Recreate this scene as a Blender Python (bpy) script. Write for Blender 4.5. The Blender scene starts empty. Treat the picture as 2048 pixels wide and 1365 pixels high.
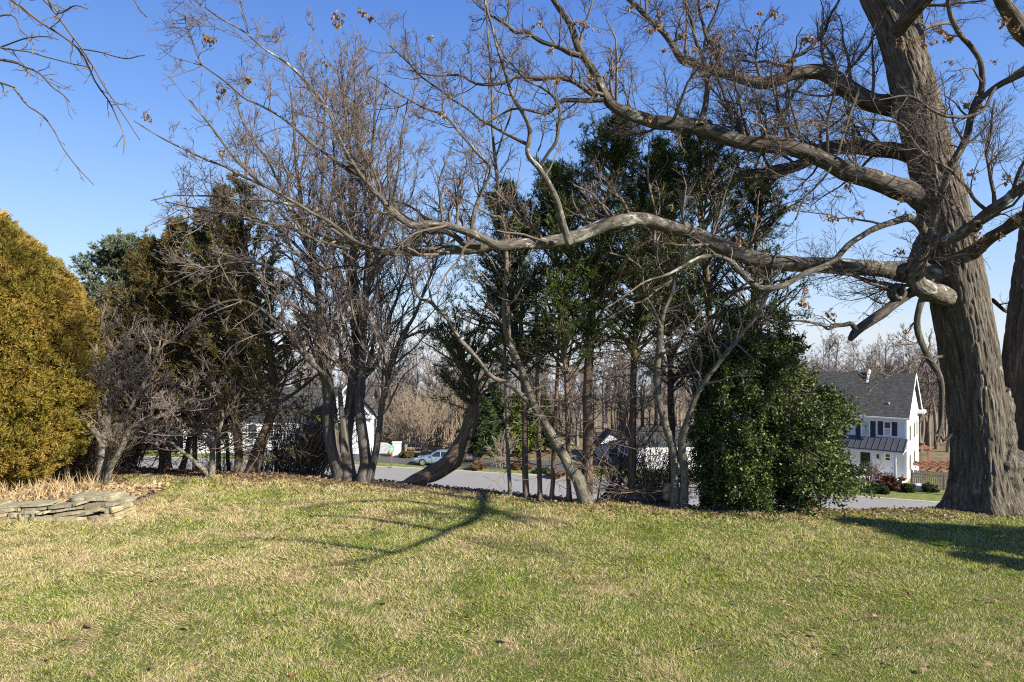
import bpy, math, random
import numpy as np
C = bpy.data.scenes[0] if bpy.context.scene is None else bpy.context.scene
COL = C.collection
F = 24.0/36.0*2048.0
CAMZ = 2.6
HY = 682.5
# ------------------------------------------------ camera
cam = bpy.data.cameras.new('camera'); camo = bpy.data.objects.new('camera', cam); COL.objects.link(camo)
cam.lens = 24.0; cam.sensor_width = 36.0; cam.clip_start = 0.05; cam.clip_end = 3000
camo.location = (0, 0, CAMZ); camo.rotation_euler = (math.radians(90), 0, 0)
C.camera = camo
# ------------------------------------------------ light
SUN_AZ = math.radians(57); SUN_EL = math.radians(29)      # azimuth from behind the camera towards its right
S = np.array([math.cos(SUN_EL)*math.sin(SUN_AZ), -math.cos(SUN_EL)*math.cos(SUN_AZ), math.sin(SUN_EL)])
w = bpy.data.worlds.new('World'); C.world = w; w.use_nodes = True
nt = w.node_tree; nt.nodes.clear()
sky = nt.nodes.new('ShaderNodeTexSky'); sky.sky_type = 'NISHITA'; sky.sun_disc = False
sky.sun_elevation = SUN_EL; sky.sun_rotation = math.atan2(S[0], S[1])
sky.altitude = 50; sky.air_density = 1.0; sky.dust_density = 0.15; sky.ozone_density = 3.0
hs = nt.nodes.new('ShaderNodeMix'); hs.data_type = 'RGBA'; hs.inputs[0].default_value = .85     # clear winter sky: physical sky toned to the colours of this one
tcn = nt.nodes.new('ShaderNodeTexCoord'); sxn = nt.nodes.new('ShaderNodeSeparateXYZ'); nt.links.new(tcn.outputs['Generated'], sxn.inputs[0])
rpn = nt.nodes.new('ShaderNodeValToRGB'); nt.links.new(sxn.outputs[2], rpn.inputs[0]); els = rpn.color_ramp.elements
while len(els) < 6: els.new(.5)
for e_, (p_, c_) in zip(els, [(0, (.60, .70, .86)), (.05, (.47, .62, .87)), (.17, (.30, .50, .90)), (.30, (.155, .335, .80)), (.45, (.082, .215, .68)), (1, (.04, .12, .45))]): e_.position = p_; e_.color = (*c_, 1)
vmn = nt.nodes.new('ShaderNodeVectorMath'); vmn.operation = 'SCALE'; vmn.inputs[3].default_value = 3.4; nt.links.new(rpn.outputs[0], vmn.inputs[0])
bg = nt.nodes.new('ShaderNodeBackground'); bg.inputs[1].default_value = 0.14
out = nt.nodes.new('ShaderNodeOutputWorld')
nt.links.new(sky.outputs[0], hs.inputs[6]); nt.links.new(vmn.outputs[0], hs.inputs[7]); nt.links.new(hs.outputs[2], bg.inputs[0]); nt.links.new(bg.outputs[0], out.inputs[0])
sl = bpy.data.lights.new('sun', 'SUN'); sl.energy = 5.0; sl.angle = math.radians(0.55); sl.color = (1.0, 0.94, 0.80)
so = bpy.data.objects.new('sun', sl); COL.objects.link(so); so.location = (20, -12, 15)
from mathutils import Vector, Matrix
from mathutils.geometry import tessellate_polygon
so.rotation_euler = Vector(S).to_track_quat('Z', 'Y').to_euler()
C.view_settings.view_transform = 'Standard'; C.view_settings.look = 'None'; C.view_settings.gamma = 1.0
C.view_settings.exposure = 1.12
C.render.film_transparent = False
try:
    C.cycles.use_denoising = False; C.cycles.filter_width = 1.15; C.cycles.max_bounces = 6; C.cycles.transparent_max_bounces = 8
    C.cycles.diffuse_bounces = 3
except Exception: pass

# ------------------------------------------------ helpers
def W(px, py, d):                                          # a point at real depth d seen at photo pixel px, py
    return np.array([(px-1024.0)/F*d, d, CAMZ-(py-HY)/F*d])
def DG(py, h=CAMZ): return h*F/(py-HY)                     # depth of level ground seen at row py
def rs(seed): return np.random.RandomState(seed)
def norm(v): return v/np.maximum(np.linalg.norm(v, axis=-1, keepdims=True), 1e-9)
_perm = rs(7).permutation(512); _val = rs(8).rand(512)
def vnoise(p):                                             # 3-D value noise 0..1
    p = np.asarray(p, float); i = np.floor(p).astype(int); f = p-i; f = f*f*(3-2*f)
    r = 0
    for dx in (0, 1):
        for dy in (0, 1):
            for dz in (0, 1):
                h = _val[(_perm[(_perm[(_perm[(i[..., 0]+dx) & 511]+i[..., 1]+dy) & 511]+i[..., 2]+dz) & 511])]
                wgt = (f[..., 0] if dx else 1-f[..., 0])*(f[..., 1] if dy else 1-f[..., 1])*(f[..., 2] if dz else 1-f[..., 2])
                r = r+h*wgt
    return r
def fbm(p, o=3):
    a, s, t = 0, 1.0, 0
    for k in range(o): a = a+vnoise(np.asarray(p)*(2**k)+17.3*k)*s; t += s; s *= .5
    return a/t

EDX = np.array([-60, -25, -13, -7.8, -2.97, -.2, 1.26, 3.75, 6.74, 12, 25, 60.])
EDY = np.array([18, 16.5, 14.6, 13.9, 12.7, 11.6, 10.95, 10.35, 10.35, 10.6, 11.2, 12.])
def edge(x): return np.interp(x, EDX, EDY)
ZR = -10.4
def zg(x, y):
    x = np.asarray(x, float); y = np.asarray(y, float)
    s = np.maximum(y-edge(x)-.15, 0)
    z = -0.46*(np.sqrt(s*s+.09)-.3)
    z = -10.4*(1-np.exp(z/10.4*1.9)) if False else np.maximum(z, ZR)
    near = np.clip((16-y)/3, 0, 1)
    z = z+near*(fbm(np.stack([x*.45, y*.45, x*0], -1), 2)-.5)*.09*np.clip((y-3)/4, 0, 1)
    far = np.clip((y-120)/200, 0, 1)
    sm = lambda u: np.clip(u, 0, 1)**2*(3-2*np.clip(u, 0, 1))
    return z-np.clip(y-98, 0, 900)*.14-1.6*sm((y-61)/4)*sm((x-36.3)/3)
def zs(x, y): return float(zg(x, y))

class MB:
    def __init__(s): s.v = []; s.q = []; s.t = []; s.a = []; s.n = 0; s.smooth = True
    def add(s, v, q=None, t=None, a=None):
        v = np.asarray(v, np.float32).reshape(-1, 3)
        if q is not None and len(q): s.q.append(np.asarray(q, np.int32).reshape(-1, 4)+s.n)
        if t is not None and len(t): s.t.append(np.asarray(t, np.int32).reshape(-1, 3)+s.n)
        s.a.append(np.zeros((len(v), 3), np.float32) if a is None else np.asarray(a, np.float32).reshape(-1, 3))
        s.v.append(v); s.n += len(v)
    def box(s, lo, hi, M=None):
        x0, y0, z0 = lo; x1, y1, z1 = hi
        v = np.array([[x0,y0,z0],[x1,y0,z0],[x1,y1,z0],[x0,y1,z0],[x0,y0,z1],[x1,y0,z1],[x1,y1,z1],[x0,y1,z1]], float)
        if M is not None: v = v@np.array(M.to_3x3()).T+np.array(M.translation)
        s.add(v, [[0,3,2,1],[4,5,6,7],[0,1,5,4],[1,2,6,5],[2,3,7,6],[3,0,4,7]], a=v)
        return s
    def prism(s, poly, a0, a1, axis='y'):                  # polygon in (x,z) extruded along y, or in (y,z) along x, (x,y) along z
        n = len(poly); P = []
        for a in (a0, a1):
            for p in poly:
                P.append((p[0], a, p[1]) if axis == 'y' else ((a, p[0], p[1]) if axis == 'x' else (p[0], p[1], a)))
        q = [[i, (i+1) % n, n+(i+1) % n, n+i] for i in range(n)]
        t = []
        for tr in tessellate_polygon([[Vector((p[0], p[1], 0)) for p in poly]]): t += [[tr[0], tr[1], tr[2]], [n+tr[0], n+tr[2], n+tr[1]]]
        s.add(P, q, t, a=P); return s
    def build(s, name, mat, parent=None, smooth=None, mats=None):
        v = np.concatenate(s.v) if s.v else np.zeros((0, 3), np.float32)
        if parent is not None: v = v-np.array(parent_world(parent), np.float32)
        q = np.concatenate(s.q) if s.q else np.zeros((0, 4), np.int32)
        t = np.concatenate(s.t) if s.t else np.zeros((0, 3), np.int32)
        me = bpy.data.meshes.new(name)
        me.vertices.add(len(v)); me.vertices.foreach_set('co', v.astype(np.float32).ravel())
        nl = len(q)*4+len(t)*3; me.loops.add(nl)
        me.loops.foreach_set('vertex_index', np.concatenate([q.ravel(), t.ravel()]).astype(np.int32))
        me.polygons.add(len(q)+len(t))
        st = np.concatenate([np.arange(len(q))*4, len(q)*4+np.arange(len(t))*3]).astype(np.int32)
        me.polygons.foreach_set('loop_start', st)
        sm = s.smooth if smooth is None else smooth
        me.polygons.foreach_set('use_smooth', np.full(len(st), sm))
        at = me.attributes.new('bk', 'FLOAT_VECTOR', 'POINT'); at.data.foreach_set('vector', np.concatenate(s.a).astype(np.float32).ravel())
        me.update(calc_edges=True); me.validate()
        if mat: me.materials.append(mat)
        o = bpy.data.objects.new(name, me); COL.objects.link(o)
        if parent is not None: o.parent = parent
        return o
def parent_world(p):
    l = np.array(p.location, float)
    while p.parent is not None: p = p.parent; l = l+np.array(p.location)
    return l
def tag(o, label=None, cat=None, group=None, kind=None):
    if label: o['label'] = label
    if cat: o['category'] = cat
    if group: o['group'] = group
    if kind: o['kind'] = kind
    return o
def thing(name, label, cat, loc, group=None, rz=0):
    o = bpy.data.objects.new(name, None); COL.objects.link(o); o.location = tuple(float(a) for a in loc); o.rotation_euler = (0, 0, rz)
    o.empty_display_size = .2
    return tag(o, label, cat, group)
def copy_tree(o, parent=None):
    c = o.copy(); COL.objects.link(c)
    if parent is not None: c.parent = parent
    for ch in [k for k in bpy.data.objects if k.parent == o]: copy_tree(ch, c)
    return c

def tubes(mb, P, R, k, cap=False, wob=0, rng=None):        # P (B,n,3) polylines with radii R (B,n), k sides
    B, n, _ = P.shape
    T = np.empty_like(P); T[:, 1:-1] = P[:, 2:]-P[:, :-2]; T[:, 0] = P[:, 1]-P[:, 0]; T[:, -1] = P[:, -1]-P[:, -2]
    T = norm(T); m = norm(P[:, -1]-P[:, 0])
    ref = np.where(np.abs(m[:, 2:3]) > .8, np.array([[0, -1., 0]]), np.array([[0, 0, 1.]]))
    N = ref[:, None]-T*np.sum(T*ref[:, None], -1, keepdims=True); N = norm(N); Bn = np.cross(T, N)
    th = np.arange(k)*2*np.pi/k; c, s_ = np.cos(th), np.sin(th)
    r = R[:, :, None]
    off = N[:, :, None]*(c[None, None, :, None]) + Bn[:, :, None]*(s_[None, None, :, None])
    L = np.concatenate([np.zeros((B, 1)), np.cumsum(np.linalg.norm(np.diff(P, axis=1), axis=-1), 1)], 1)
    rr = r
    if wob:
        ph = (rng or rs(1)).rand(B)[:, None, None]*50
        q = np.stack([np.broadcast_to(c, (B, n, k))*1.3+ph, np.broadcast_to(s_, (B, n, k))*1.3, np.broadcast_to(L[:, :, None]*4, (B, n, k))], -1)
        rr = r*(1+wob*(vnoise(q)-.5)*2)
    V = P[:, :, None]+off*rr[..., None]
    A = np.stack([np.broadcast_to(r*c, (B, n, k)), np.broadcast_to(r*s_, (B, n, k)), np.broadcast_to((L+np.arange(B)[:, None]*3.7)[:, :, None], (B, n, k))], -1)
    b = np.arange(B)[:, None, None]*n*k; i = np.arange(n-1)[None, :, None]*k; j = np.arange(k)[None, None, :]; j2 = (j+1) % k
    Q = np.stack([b+i+j, b+i+j2, b+i+k+j2, b+i+k+j], -1).reshape(-1, 4)
    mb.add(V, Q, a=A)
    if cap:
        for bb in range(B):
            base = mb.n; ring = V[bb, -1]; mb.add(np.vstack([ring, ring.mean(0)[None]]), t=[[a, (a+1) % k, k] for a in range(k)], a=np.vstack([A[bb, -1], A[bb, -1].mean(0)[None]]))
def resample(pts, n, jit=0, rng=None):                     # pts (m,4): xyz + radius, Catmull-Rom
    p = np.asarray(pts, float); m = len(p)
    e = np.vstack([2*p[0]-p[1], p, 2*p[-1]-p[-2]])
    seg = np.linalg.norm(np.diff(p[:, :3], axis=0), axis=1); cs = np.concatenate([[0], np.cumsum(seg)]); u = np.linspace(0, cs[-1], n)
    i = np.clip(np.searchsorted(cs, u, 'right')-1, 0, m-2); t = ((u-cs[i])/np.maximum(seg[i], 1e-6))[:, None]
    a, b, c, d = e[i], e[i+1], e[i+2], e[i+3]
    o = .5*((2*b)+(-a+c)*t+(2*a-5*b+4*c-d)*t*t+(-a+3*b-3*c+d)*t**3)
    o[:, 3] = np.interp(u, cs, p[:, 3])
    if jit and rng is not None:
        nz = np.stack([fbm(np.stack([u*3+rng.rand()*99, u*0, u*0], -1), 2) for _ in range(3)], -1)-.5
        o[:, :3] += nz*jit*np.minimum(1, np.minimum(u, 9)/ .4)[:, None]
    return o[:, :3], o[:, 3]
def trace(pts, d0, d1, n=28, jit=.03, rng=None, dd=None):  # pixel trace (px,py,width px) with depth d0..d1 -> (1,n,3),(1,n)
    m = len(pts); ds = np.linspace(d0, d1, m) if dd is None else dd
    a = np.array([np.append(W(p[0], p[1], d), p[2]/2/F*d) for p, d in zip(pts, ds)])
    P, R = resample(a, n, jit, rng or rs(3)); return P[None], R[None]
def children(rng, P, R, dens=2., cnt=None, t0=.15, t1=.98, lr=.5, lmax=2., lmin=.05, ang=(50, 12), rr=.5, rcap=.03, n=6, wob=.2, up=.1, taper=.25, shape=.55, rmin=.003, bias=None):
    B, m, _ = P.shape
    Ls = np.linalg.norm(np.diff(P, axis=1), axis=-1).sum(1)
    c = np.full(B, cnt) if cnt is not None else np.maximum(rng.poisson(Ls*dens), 1)
    idx = np.repeat(np.arange(B), c); K = len(idx)
    t = t0+(t1-t0)*rng.rand(K); f = t*(m-1); i = np.minimum(f.astype(int), m-2); u = (f-i)[:, None]
    st = P[idx, i]*(1-u)+P[idx, i+1]*u; tg = norm(P[idx, i+1]-P[idx, i]); r = R[idx, i]*(1-u[:, 0])+R[idx, i+1]*u[:, 0]
    az = rng.normal(size=(K, 3)); az[:, 2] += up*2.0
    if bias is not None: az += bias
    az = norm(az-tg*np.sum(az*tg, -1, keepdims=True))
    a = np.radians(rng.normal(ang[0], ang[1], K))[:, None]
    d = tg*np.cos(a)+az*np.sin(a); d[:, 2] += up*.5; d = norm(d)
    ln = np.clip(Ls[idx]*lr, 0, lmax)*(1-shape*t)*rng.uniform(.55, 1.2, K); ln = np.maximum(ln, lmin)
    Q = np.empty((K, n, 3)); Q[:, 0] = st; step = (ln/(n-1))[:, None]
    for k in range(1, n):
        d = norm(d+rng.normal(size=(K, 3))*wob+np.array([0, 0, up])*.35); Q[:, k] = Q[:, k-1]+d*step
    r0 = np.minimum(np.maximum(np.minimum(r*rr, rcap), rmin), np.maximum(r, rmin)); r0 = np.minimum(r0, ln*.035+rmin)
    RR = np.maximum(r0[:, None]*np.linspace(1, taper, n)[None], rmin*.75)
    return Q, RR
def leafset(mb, rng, pts, dirs, ln, wd, spread=.6, kind='diamond', lv=.3):
    K = len(pts); d = norm(dirs+rng.normal(size=(K, 3))*spread)
    s_ = norm(np.cross(d, rng.normal(size=(K, 3)))); L = (ln*rng.uniform(1-lv, 1+lv, K))[:, None]; Wd = (wd*rng.uniform(.7, 1.3, K))[:, None]/2
    v0 = pts; v2 = pts+d*L; mid = pts+d*L*.45
    if kind == 'diamond':
        V = np.stack([v0, mid+s_*Wd, v2, mid-s_*Wd], 1); q = np.arange(K*4).reshape(-1, 4); t = None
    else:
        V = np.stack([v0+s_*Wd, v2, v0-s_*Wd], 1); q = None; t = np.arange(K*3).reshape(-1, 3)
    A = np.repeat(np.stack([rng.rand(K), rng.rand(K), np.zeros(K)], -1)[:, None], V.shape[1], 1); A[:, :, 2] = np.linspace(0, 1, V.shape[1])[None] if kind != 'diamond' else np.array([0, .5, 1, .5])[None]
    mb.add(V, q, t, a=A)
def along(rng, P, R, k, t0=0.1):                           # k random points on each polyline and their directions
    B, m, _ = P.shape; idx = np.repeat(np.arange(B), k); t = t0+(1-t0)*rng.rand(len(idx)); f = t*(m-1); i = np.minimum(f.astype(int), m-2); u = (f-i)[:, None]
    return P[idx, i]*(1-u)+P[idx, i+1]*u, norm(P[idx, i+1]-P[idx, i])

# ------------------------------------------------ materials
def newmat(name):
    m = bpy.data.materials.new(name); m.use_nodes = True; t = m.node_tree; t.nodes.clear()
    o = t.nodes.new('ShaderNodeOutputMaterial'); b = t.nodes.new('ShaderNodeBsdfPrincipled'); t.links.new(b.outputs[0], o.inputs[0])
    return m, t, b, o
def ramp(t, fac, stops, interp='LINEAR'):
    r = t.nodes.new('ShaderNodeValToRGB'); r.color_ramp.interpolation = interp; e = r.color_ramp.elements
    while len(e) < len(stops): e.new(.5)
    for k, (p, c) in enumerate(stops): e[k].position = p; e[k].color = (*c, 1) if len(c) == 3 else c
    t.links.new(fac, r.inputs[0]); return r.outputs[0]
def noise(t, vec, scale, detail=4, rough=.55, dist=0):
    n = t.nodes.new('ShaderNodeTexNoise'); n.inputs['Scale'].default_value = scale; n.inputs['Detail'].default_value = detail
    n.inputs['Roughness'].default_value = rough; n.inputs['Distortion'].default_value = dist
    if vec is not None: t.links.new(vec, n.inputs['Vector'])
    return n.outputs['Fac']
def mix(t, fac, a, b, mode='MIX'):
    m = t.nodes.new('ShaderNodeMix'); m.data_type = 'RGBA'; m.blend_type = mode
    for s_, v in ((0, fac), (6, a), (7, b)):
        if isinstance(v, (int, float)): m.inputs[s_].default_value = v
        elif isinstance(v, tuple): m.inputs[s_].default_value = (*v, 1)
        else: t.links.new(v, m.inputs[s_])
    return m.outputs[2]
def attr(t, nm='bk'):
    a = t.nodes.new('ShaderNodeAttribute'); a.attribute_name = nm; return a.outputs['Vector']
def scaled(t, vec, sc):
    m = t.nodes.new('ShaderNodeVectorMath'); m.operation = 'MULTIPLY'; t.links.new(vec, m.inputs[0]); m.inputs[1].default_value = sc; return m.outputs[0]
def sep(t, vec, k):
    s_ = t.nodes.new('ShaderNodeSeparateXYZ'); t.links.new(vec, s_.inputs[0]); return s_.outputs[k]
def bump(t, b, h, dist, strength=1.):
    n = t.nodes.new('ShaderNodeBump'); n.inputs['Distance'].default_value = dist; n.inputs['Strength'].default_value = strength
    t.links.new(h, n.inputs['Height']); t.links.new(n.outputs[0], b.inputs['Normal'])
def geo(t): return t.nodes.new('ShaderNodeNewGeometry').outputs['Position']
def bark(name, dark, mid, pale, lichen=0., lcol=(.42, .44, .36), sc=26, dist=.03, zs_=.16):
    m, t, b, o = newmat(name); v = attr(t)
    n = noise(t, scaled(t, v, (1, 1, zs_)), sc, 6, .6, .4)
    c = ramp(t, n, [(.3, dark), (.5, mid), (.72, pale)])
    big = noise(t, v, 1.7, 3); c = mix(t, ramp(t, big, [(.35, (0, 0, 0)), (.65, (.35, .35, .35))]), c, mid)
    if lichen:
        l1 = noise(t, scaled(t, v, (1, 1, .55)), 5.5, 6, .7, .8); e = .66-lichen*.1
        c = mix(t, ramp(t, l1, [(e, (0, 0, 0)), (e+.05, (.85, .85, .85))]), c, lcol)
    t.links.new(c, b.inputs['Base Color']); b.inputs['Roughness'].default_value = .92; b.inputs['Specular IOR Level'].default_value = .15
    bump(t, b, n, dist); return m
def foliage(name, cols, scale=1.2, gloss=.6, trans=.25, tip=None, spec=.3, patch=.5):
    m, t, b, o = newmat(name); v = attr(t); r = sep(t, v, 0)
    c = ramp(t, r, [(i/(len(cols)-1), c_) for i, c_ in enumerate(cols)])
    n = noise(t, geo(t), scale, 4, .6)
    c2 = ramp(t, n, [(.35, cols[0]), (.55, cols[len(cols)//2]), (.68, cols[-1])]); c = mix(t, patch, c, c2)
    if tip: 
        n2 = noise(t, geo(t), scale*.7, 3, .6)
        k = t.nodes.new('ShaderNodeMath'); k.operation = 'MULTIPLY'; t.links.new(sep(t, v, 2), k.inputs[0]); t.links.new(ramp(t, n2, [(.3, (.15,)*3), (.6, (1,)*3)]), k.inputs[1])
        c = mix(t, k.outputs[0], c, tip)
    t.links.new(c, b.inputs['Base Color']); b.inputs['Roughness'].default_value = gloss; b.inputs['Specular IOR Level'].default_value = spec
    if trans:
        tr = t.nodes.new('ShaderNodeBsdfTranslucent'); t.links.new(c, tr.inputs[0]); ms = t.nodes.new('ShaderNodeMixShader'); ms.inputs[0].default_value = trans
        t.links.new(b.outputs[0], ms.inputs[1]); t.links.new(tr.outputs[0], ms.inputs[2]); t.links.new(ms.outputs[0], o.inputs[0])
    return m
def plain(name, col, rough=.6, metal=0., var=.12, sc=8., spec=.4, bd=0.):
    m, t, b, o = newmat(name); n = noise(t, geo(t), sc, 5, .6)
    d = tuple(max(0, c*(1-var*2)) for c in col); l = tuple(min(1, c*(1+var)) for c in col)
    c = ramp(t, n, [(.3, d), (.5, col), (.7, l)]); t.links.new(c, b.inputs['Base Color'])
    b.inputs['Roughness'].default_value = rough; b.inputs['Metallic'].default_value = metal; b.inputs['Specular IOR Level'].default_value = spec
    if bd: bump(t, b, n, bd)
    return m
M = {}
M['oak'] = bark('oak_bark', (.03, .024, .019), (.115, .096, .077), (.25, .22, .18), .45, (.33, .33, .28), 24, .07, .12)
M['oaklimb'] = bark('oak_limb_bark', (.022, .018, .015), (.088, .074, .06), (.19, .168, .14), .75, (.36, .37, .30), 24, .03, .2)
M['oaklich'] = bark('pale_lichen_bark', (.025, .021, .018), (.11, .095, .078), (.24, .215, .18), 1.05, (.40, .41, .34), 26, .025, .3)
M['twig'] = bark('oak_twig_bark', (.05, .038, .03), (.13, .10, .08), (.25, .205, .165), 0, sc=14, dist=.002)
M['maple'] = bark('maple_bark', (.028, .024, .02), (.095, .083, .07), (.19, .172, .148), .5, (.24, .24, .20), 24, .016, .14)
M['mtwig'] = bark('maple_twig_bark', (.065, .05, .044), (.165, .132, .115), (.30, .258, .225), 0, sc=9, dist=.002)
M['dog'] = bark('dogwood_bark', (.05, .042, .034), (.165, .145, .115), (.31, .28, .225), .7, (.42, .41, .34), 34, .008, .5)
M['dtwig'] = bark('dogwood_twig_bark', (.085, .065, .055), (.18, .145, .125), (.30, .255, .22), 0, sc=9, dist=.002)
M['cedar'] = bark('cedar_bark', (.04, .028, .02), (.13, .092, .066), (.24, .18, .135), 0, sc=34, dist=.012, zs_=.06)
M['pale'] = bark('slender_tree_bark', (.035, .03, .024), (.13, .112, .088), (.25, .225, .18), .5, (.36, .35, .29), 34, .008, .3)
M['far'] = bark('far_tree_bark', (.09, .07, .055), (.19, .155, .13), (.32, .27, .23), 0, sc=3, dist=.01)
M['tan'] = bark('tan_stem_bark', (.16, .12, .085), (.30, .235, .17), (.44, .36, .27), 0, sc=3, dist=.005)
M['brush'] = bark('brush_stem_bark', (.06, .045, .033), (.17, .13, .095), (.32, .26, .19), 0, sc=8, dist=.003)
M['f_cedar'] = foliage('cedar_foliage', [(.028, .05, .014), (.07, .105, .026), (.15, .18, .042)], 1.6, .6, .35)
M['f_olive'] = foliage('olive_cedar_foliage', [(.075, .07, .024), (.145, .13, .042), (.25, .19, .07)], 1.0, .7, .35)
M['f_bronze'] = foliage('bronze_cedar_foliage', [(.07, .066, .022), (.14, .105, .034), (.25, .145, .045)], 1.2, .7, .35)
M['f_blue'] = foliage('blue_conifer_foliage', [(.08, .10, .06), (.15, .18, .115), (.24, .265, .175)], 1.2, .7)
M['f_holly'] = foliage('holly_leaves', [(.018, .034, .008), (.055, .088, .018), (.19, .22, .045)], 2.2, .50, .12, spec=.4, patch=.3)
M['f_gold'] = foliage('golden_arborvitae_foliage', [(.055, .085, .012), (.17, .175, .024), (.32, .245, .042)], 2.6, .7, .25, tip=(.44, .26, .062), patch=.45)
M['f_yel'] = foliage('sunlit_arborvitae_foliage', [(.06, .10, .02), (.14, .19, .03), (.26, .30, .05)], .8, .7)
M['f_dark'] = foliage('far_evergreen_foliage', [(.02, .04, .012), (.04, .07, .02), (.08, .11, .03)], .8, .7)
M['f_red'] = foliage('red_maple_leaves', [(.09, .035, .032), (.17, .065, .05), (.27, .14, .10)], 1.5, .7)
M['f_rust'] = foliage('rust_shrub_leaves', [(.13, .06, .025), (.26, .13, .05), (.36, .22, .09)], 1.5, .7)
M['dry'] = foliage('dry_oak_leaves', [(.13, .075, .04), (.25, .155, .09), (.42, .29, .18)], 3, .7, .2)
M['straw'] = foliage('dry_stems', [(.22, .14, .07), (.42, .30, .16), (.60, .48, .30)], 4, .8, .15)
# ------------------------------------------------ ground
def grid(xs, ys, fz):
    X, Y = np.meshgrid(xs, ys); Z = fz(X, Y); V = np.stack([X, Y, Z], -1).reshape(-1, 3); nx, ny = len(xs), len(ys)
    i = (np.arange(ny-1)[:, None]*nx+np.arange(nx-1)[None]).ravel(); return V, np.stack([i, i+1, i+nx+1, i+nx], -1)
def patchnoise(t, g):
    n1 = noise(t, g, .8, 6, .68, .4); n2 = noise(t, g, 4.6, 5, .68)
    m = t.nodes.new('ShaderNodeMath'); m.operation = 'MULTIPLY_ADD'; t.links.new(n2, m.inputs[0]); m.inputs[1].default_value = .55; t.links.new(n1, m.inputs[2])
    sx = t.nodes.new('ShaderNodeMath'); sx.operation = 'MULTIPLY_ADD'; t.links.new(sep(t, g, 0), sx.inputs[0]); sx.inputs[1].default_value = -.012; t.links.new(m.outputs[0], sx.inputs[2])
    return sx.outputs[0]
def m_ground():
    m, t, b, o = newmat('ground_soil_and_turf'); g = geo(t); a = attr(t)
    p = patchnoise(t, g); f = noise(t, g, 60, 3, .7)
    green = ramp(t, f, [(.3, (.055, .075, .018)), (.6, (.13, .16, .04)), (.75, (.20, .21, .06))])
    straw = ramp(t, f, [(.3, (.16, .12, .06)), (.6, (.34, .26, .13)), (.75, (.46, .37, .21))])
    c = mix(t, ramp(t, p, [(.80, (0, 0, 0)), (.92, (1, 1, 1))]), green, straw)
    lit = ramp(t, noise(t, g, 34, 4, .75), [(.3, (.06, .042, .028)), (.55, (.17, .115, .07)), (.72, (.33, .22, .13))])
    c = mix(t, sep(t, a, 0), c, lit)
    far = ramp(t, noise(t, g, .9, 5, .7), [(.35, (.13, .10, .06)), (.6, (.22, .17, .10)), (.7, (.26, .21, .13))])
    c = mix(t, sep(t, a, 1), c, far)
    t.links.new(c, b.inputs['Base Color']); b.inputs['Roughness'].default_value = .95; b.inputs['Specular IOR Level'].default_value = .1
    bump(t, b, f, .02); return m
xs = np.concatenate([-np.geomspace(1400, 26, 24), np.arange(-24, 24.01, .2), np.geomspace(26, 1400, 24)])
ys = np.concatenate([[-300, -80, -20, -6], np.arange(-2, 20, .2), np.arange(20, 60, 1.), np.geomspace(61, 1800, 40)])
V, Q = grid(xs, ys, zg)
ed = edge(V[:, 0]); nzz = fbm(V*np.array([.8, .8, 0])+3, 3)
lit = np.clip((V[:, 1]-ed+.75*np.clip((3-V[:, 0])/6, .15, 1)+(nzz-.5)*1.2)/.5, 0, 1)
lit = np.maximum(lit, np.clip(1-np.abs(np.hypot((V[:, 0]-7.2)/1.25, V[:, 1]-10.8)-.1)+(nzz-.5)*.8, 0, 1)*.9)
far = np.clip((V[:, 1]-ed-8)/6, 0, 1); lit = lit*(1-far)
mb = MB(); mb.add(V, Q, a=np.stack([lit, far, far*0], -1)); gnd = mb.build('ground', m_ground()); tag(gnd, kind='structure')

def m_asphalt(name, base=.17, warm=1.0):
    m, t, b, o = newmat(name); g = geo(t)
    f = noise(t, g, 30, 4, .8); l = noise(t, g, .35, 4, .6)
    c = ramp(t, f, [(.25, (base*.75, base*.72, base*.67)), (.5, (base, base*.95, base*.87)), (.75, (base*1.35, base*1.28, base*1.17))])
    c = mix(t, ramp(t, l, [(.35, (0, 0, 0)), (.7, (.4, .4, .4))]), c, (base*.75, base*.74, base*.73))
    t.links.new(c, b.inputs['Base Color']); b.inputs['Roughness'].default_value = .9; return m
def ribbon(pts, w0, w1, z, name, mat, n=60, thick=0):      # strip following pts, offset w0..w1 to its left side
    a = np.array([[p[0], p[1], 0, 0] for p in pts], float); P, _ = resample(a, n); T = norm(np.gradient(P, axis=0)); N = np.stack([-T[:, 1], T[:, 0], T[:, 2]*0], -1)
    L = P+N*w0; Rr = P+N*w1; L[:, 2] = z; Rr[:, 2] = z; mb = MB()
    if not thick:
        mb.add(np.concatenate([L, Rr]), [[i, i+1, n+i+1, n+i][::(1 if w1 > w0 else -1)] for i in range(n-1)])
    else:
        Lb, Rb = L.copy(), Rr.copy(); Lb[:, 2] -= thick; Rb[:, 2] -= thick
        q = []
        for i in range(n-1): q += [[i, i+1, n+i+1, n+i], [i, 2*n+i, 2*n+i+1, i+1], [n+i, n+i+1, 3*n+i+1, 3*n+i]]
        mb.add(np.concatenate([L, Rr, Lb, Rb]), q)
    o = mb.build(name, mat, smooth=False); return tag(o, kind='structure')
FAR = [(-140, 92), (-90, 86), (-41, 76.2), (-14.2, 70.4), (-1.2, 66.6), (8.4, 64.2), (20, 60), (30, 56.2), (36, 54.2), (52, 51.5), (120, 44)]
ribbon(FAR, 0, -8.6, ZR+.03, 'road', m_asphalt('road_asphalt', .25), 90)
ribbon(FAR, -8.6, -10.2, ZR+.018, 'road_shoulder', plain('gravel', (.36, .33, .28), .95, sc=40, var=.3), 90)
ribbon(FAR, 0, .28, ZR+.11, 'kerb', plain('concrete_kerb', (.46, .40, .31), .9, sc=5), 90, .2)
m_verge, t_, b_, o_ = newmat('verge_grass'); g_ = geo(t_)
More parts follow.
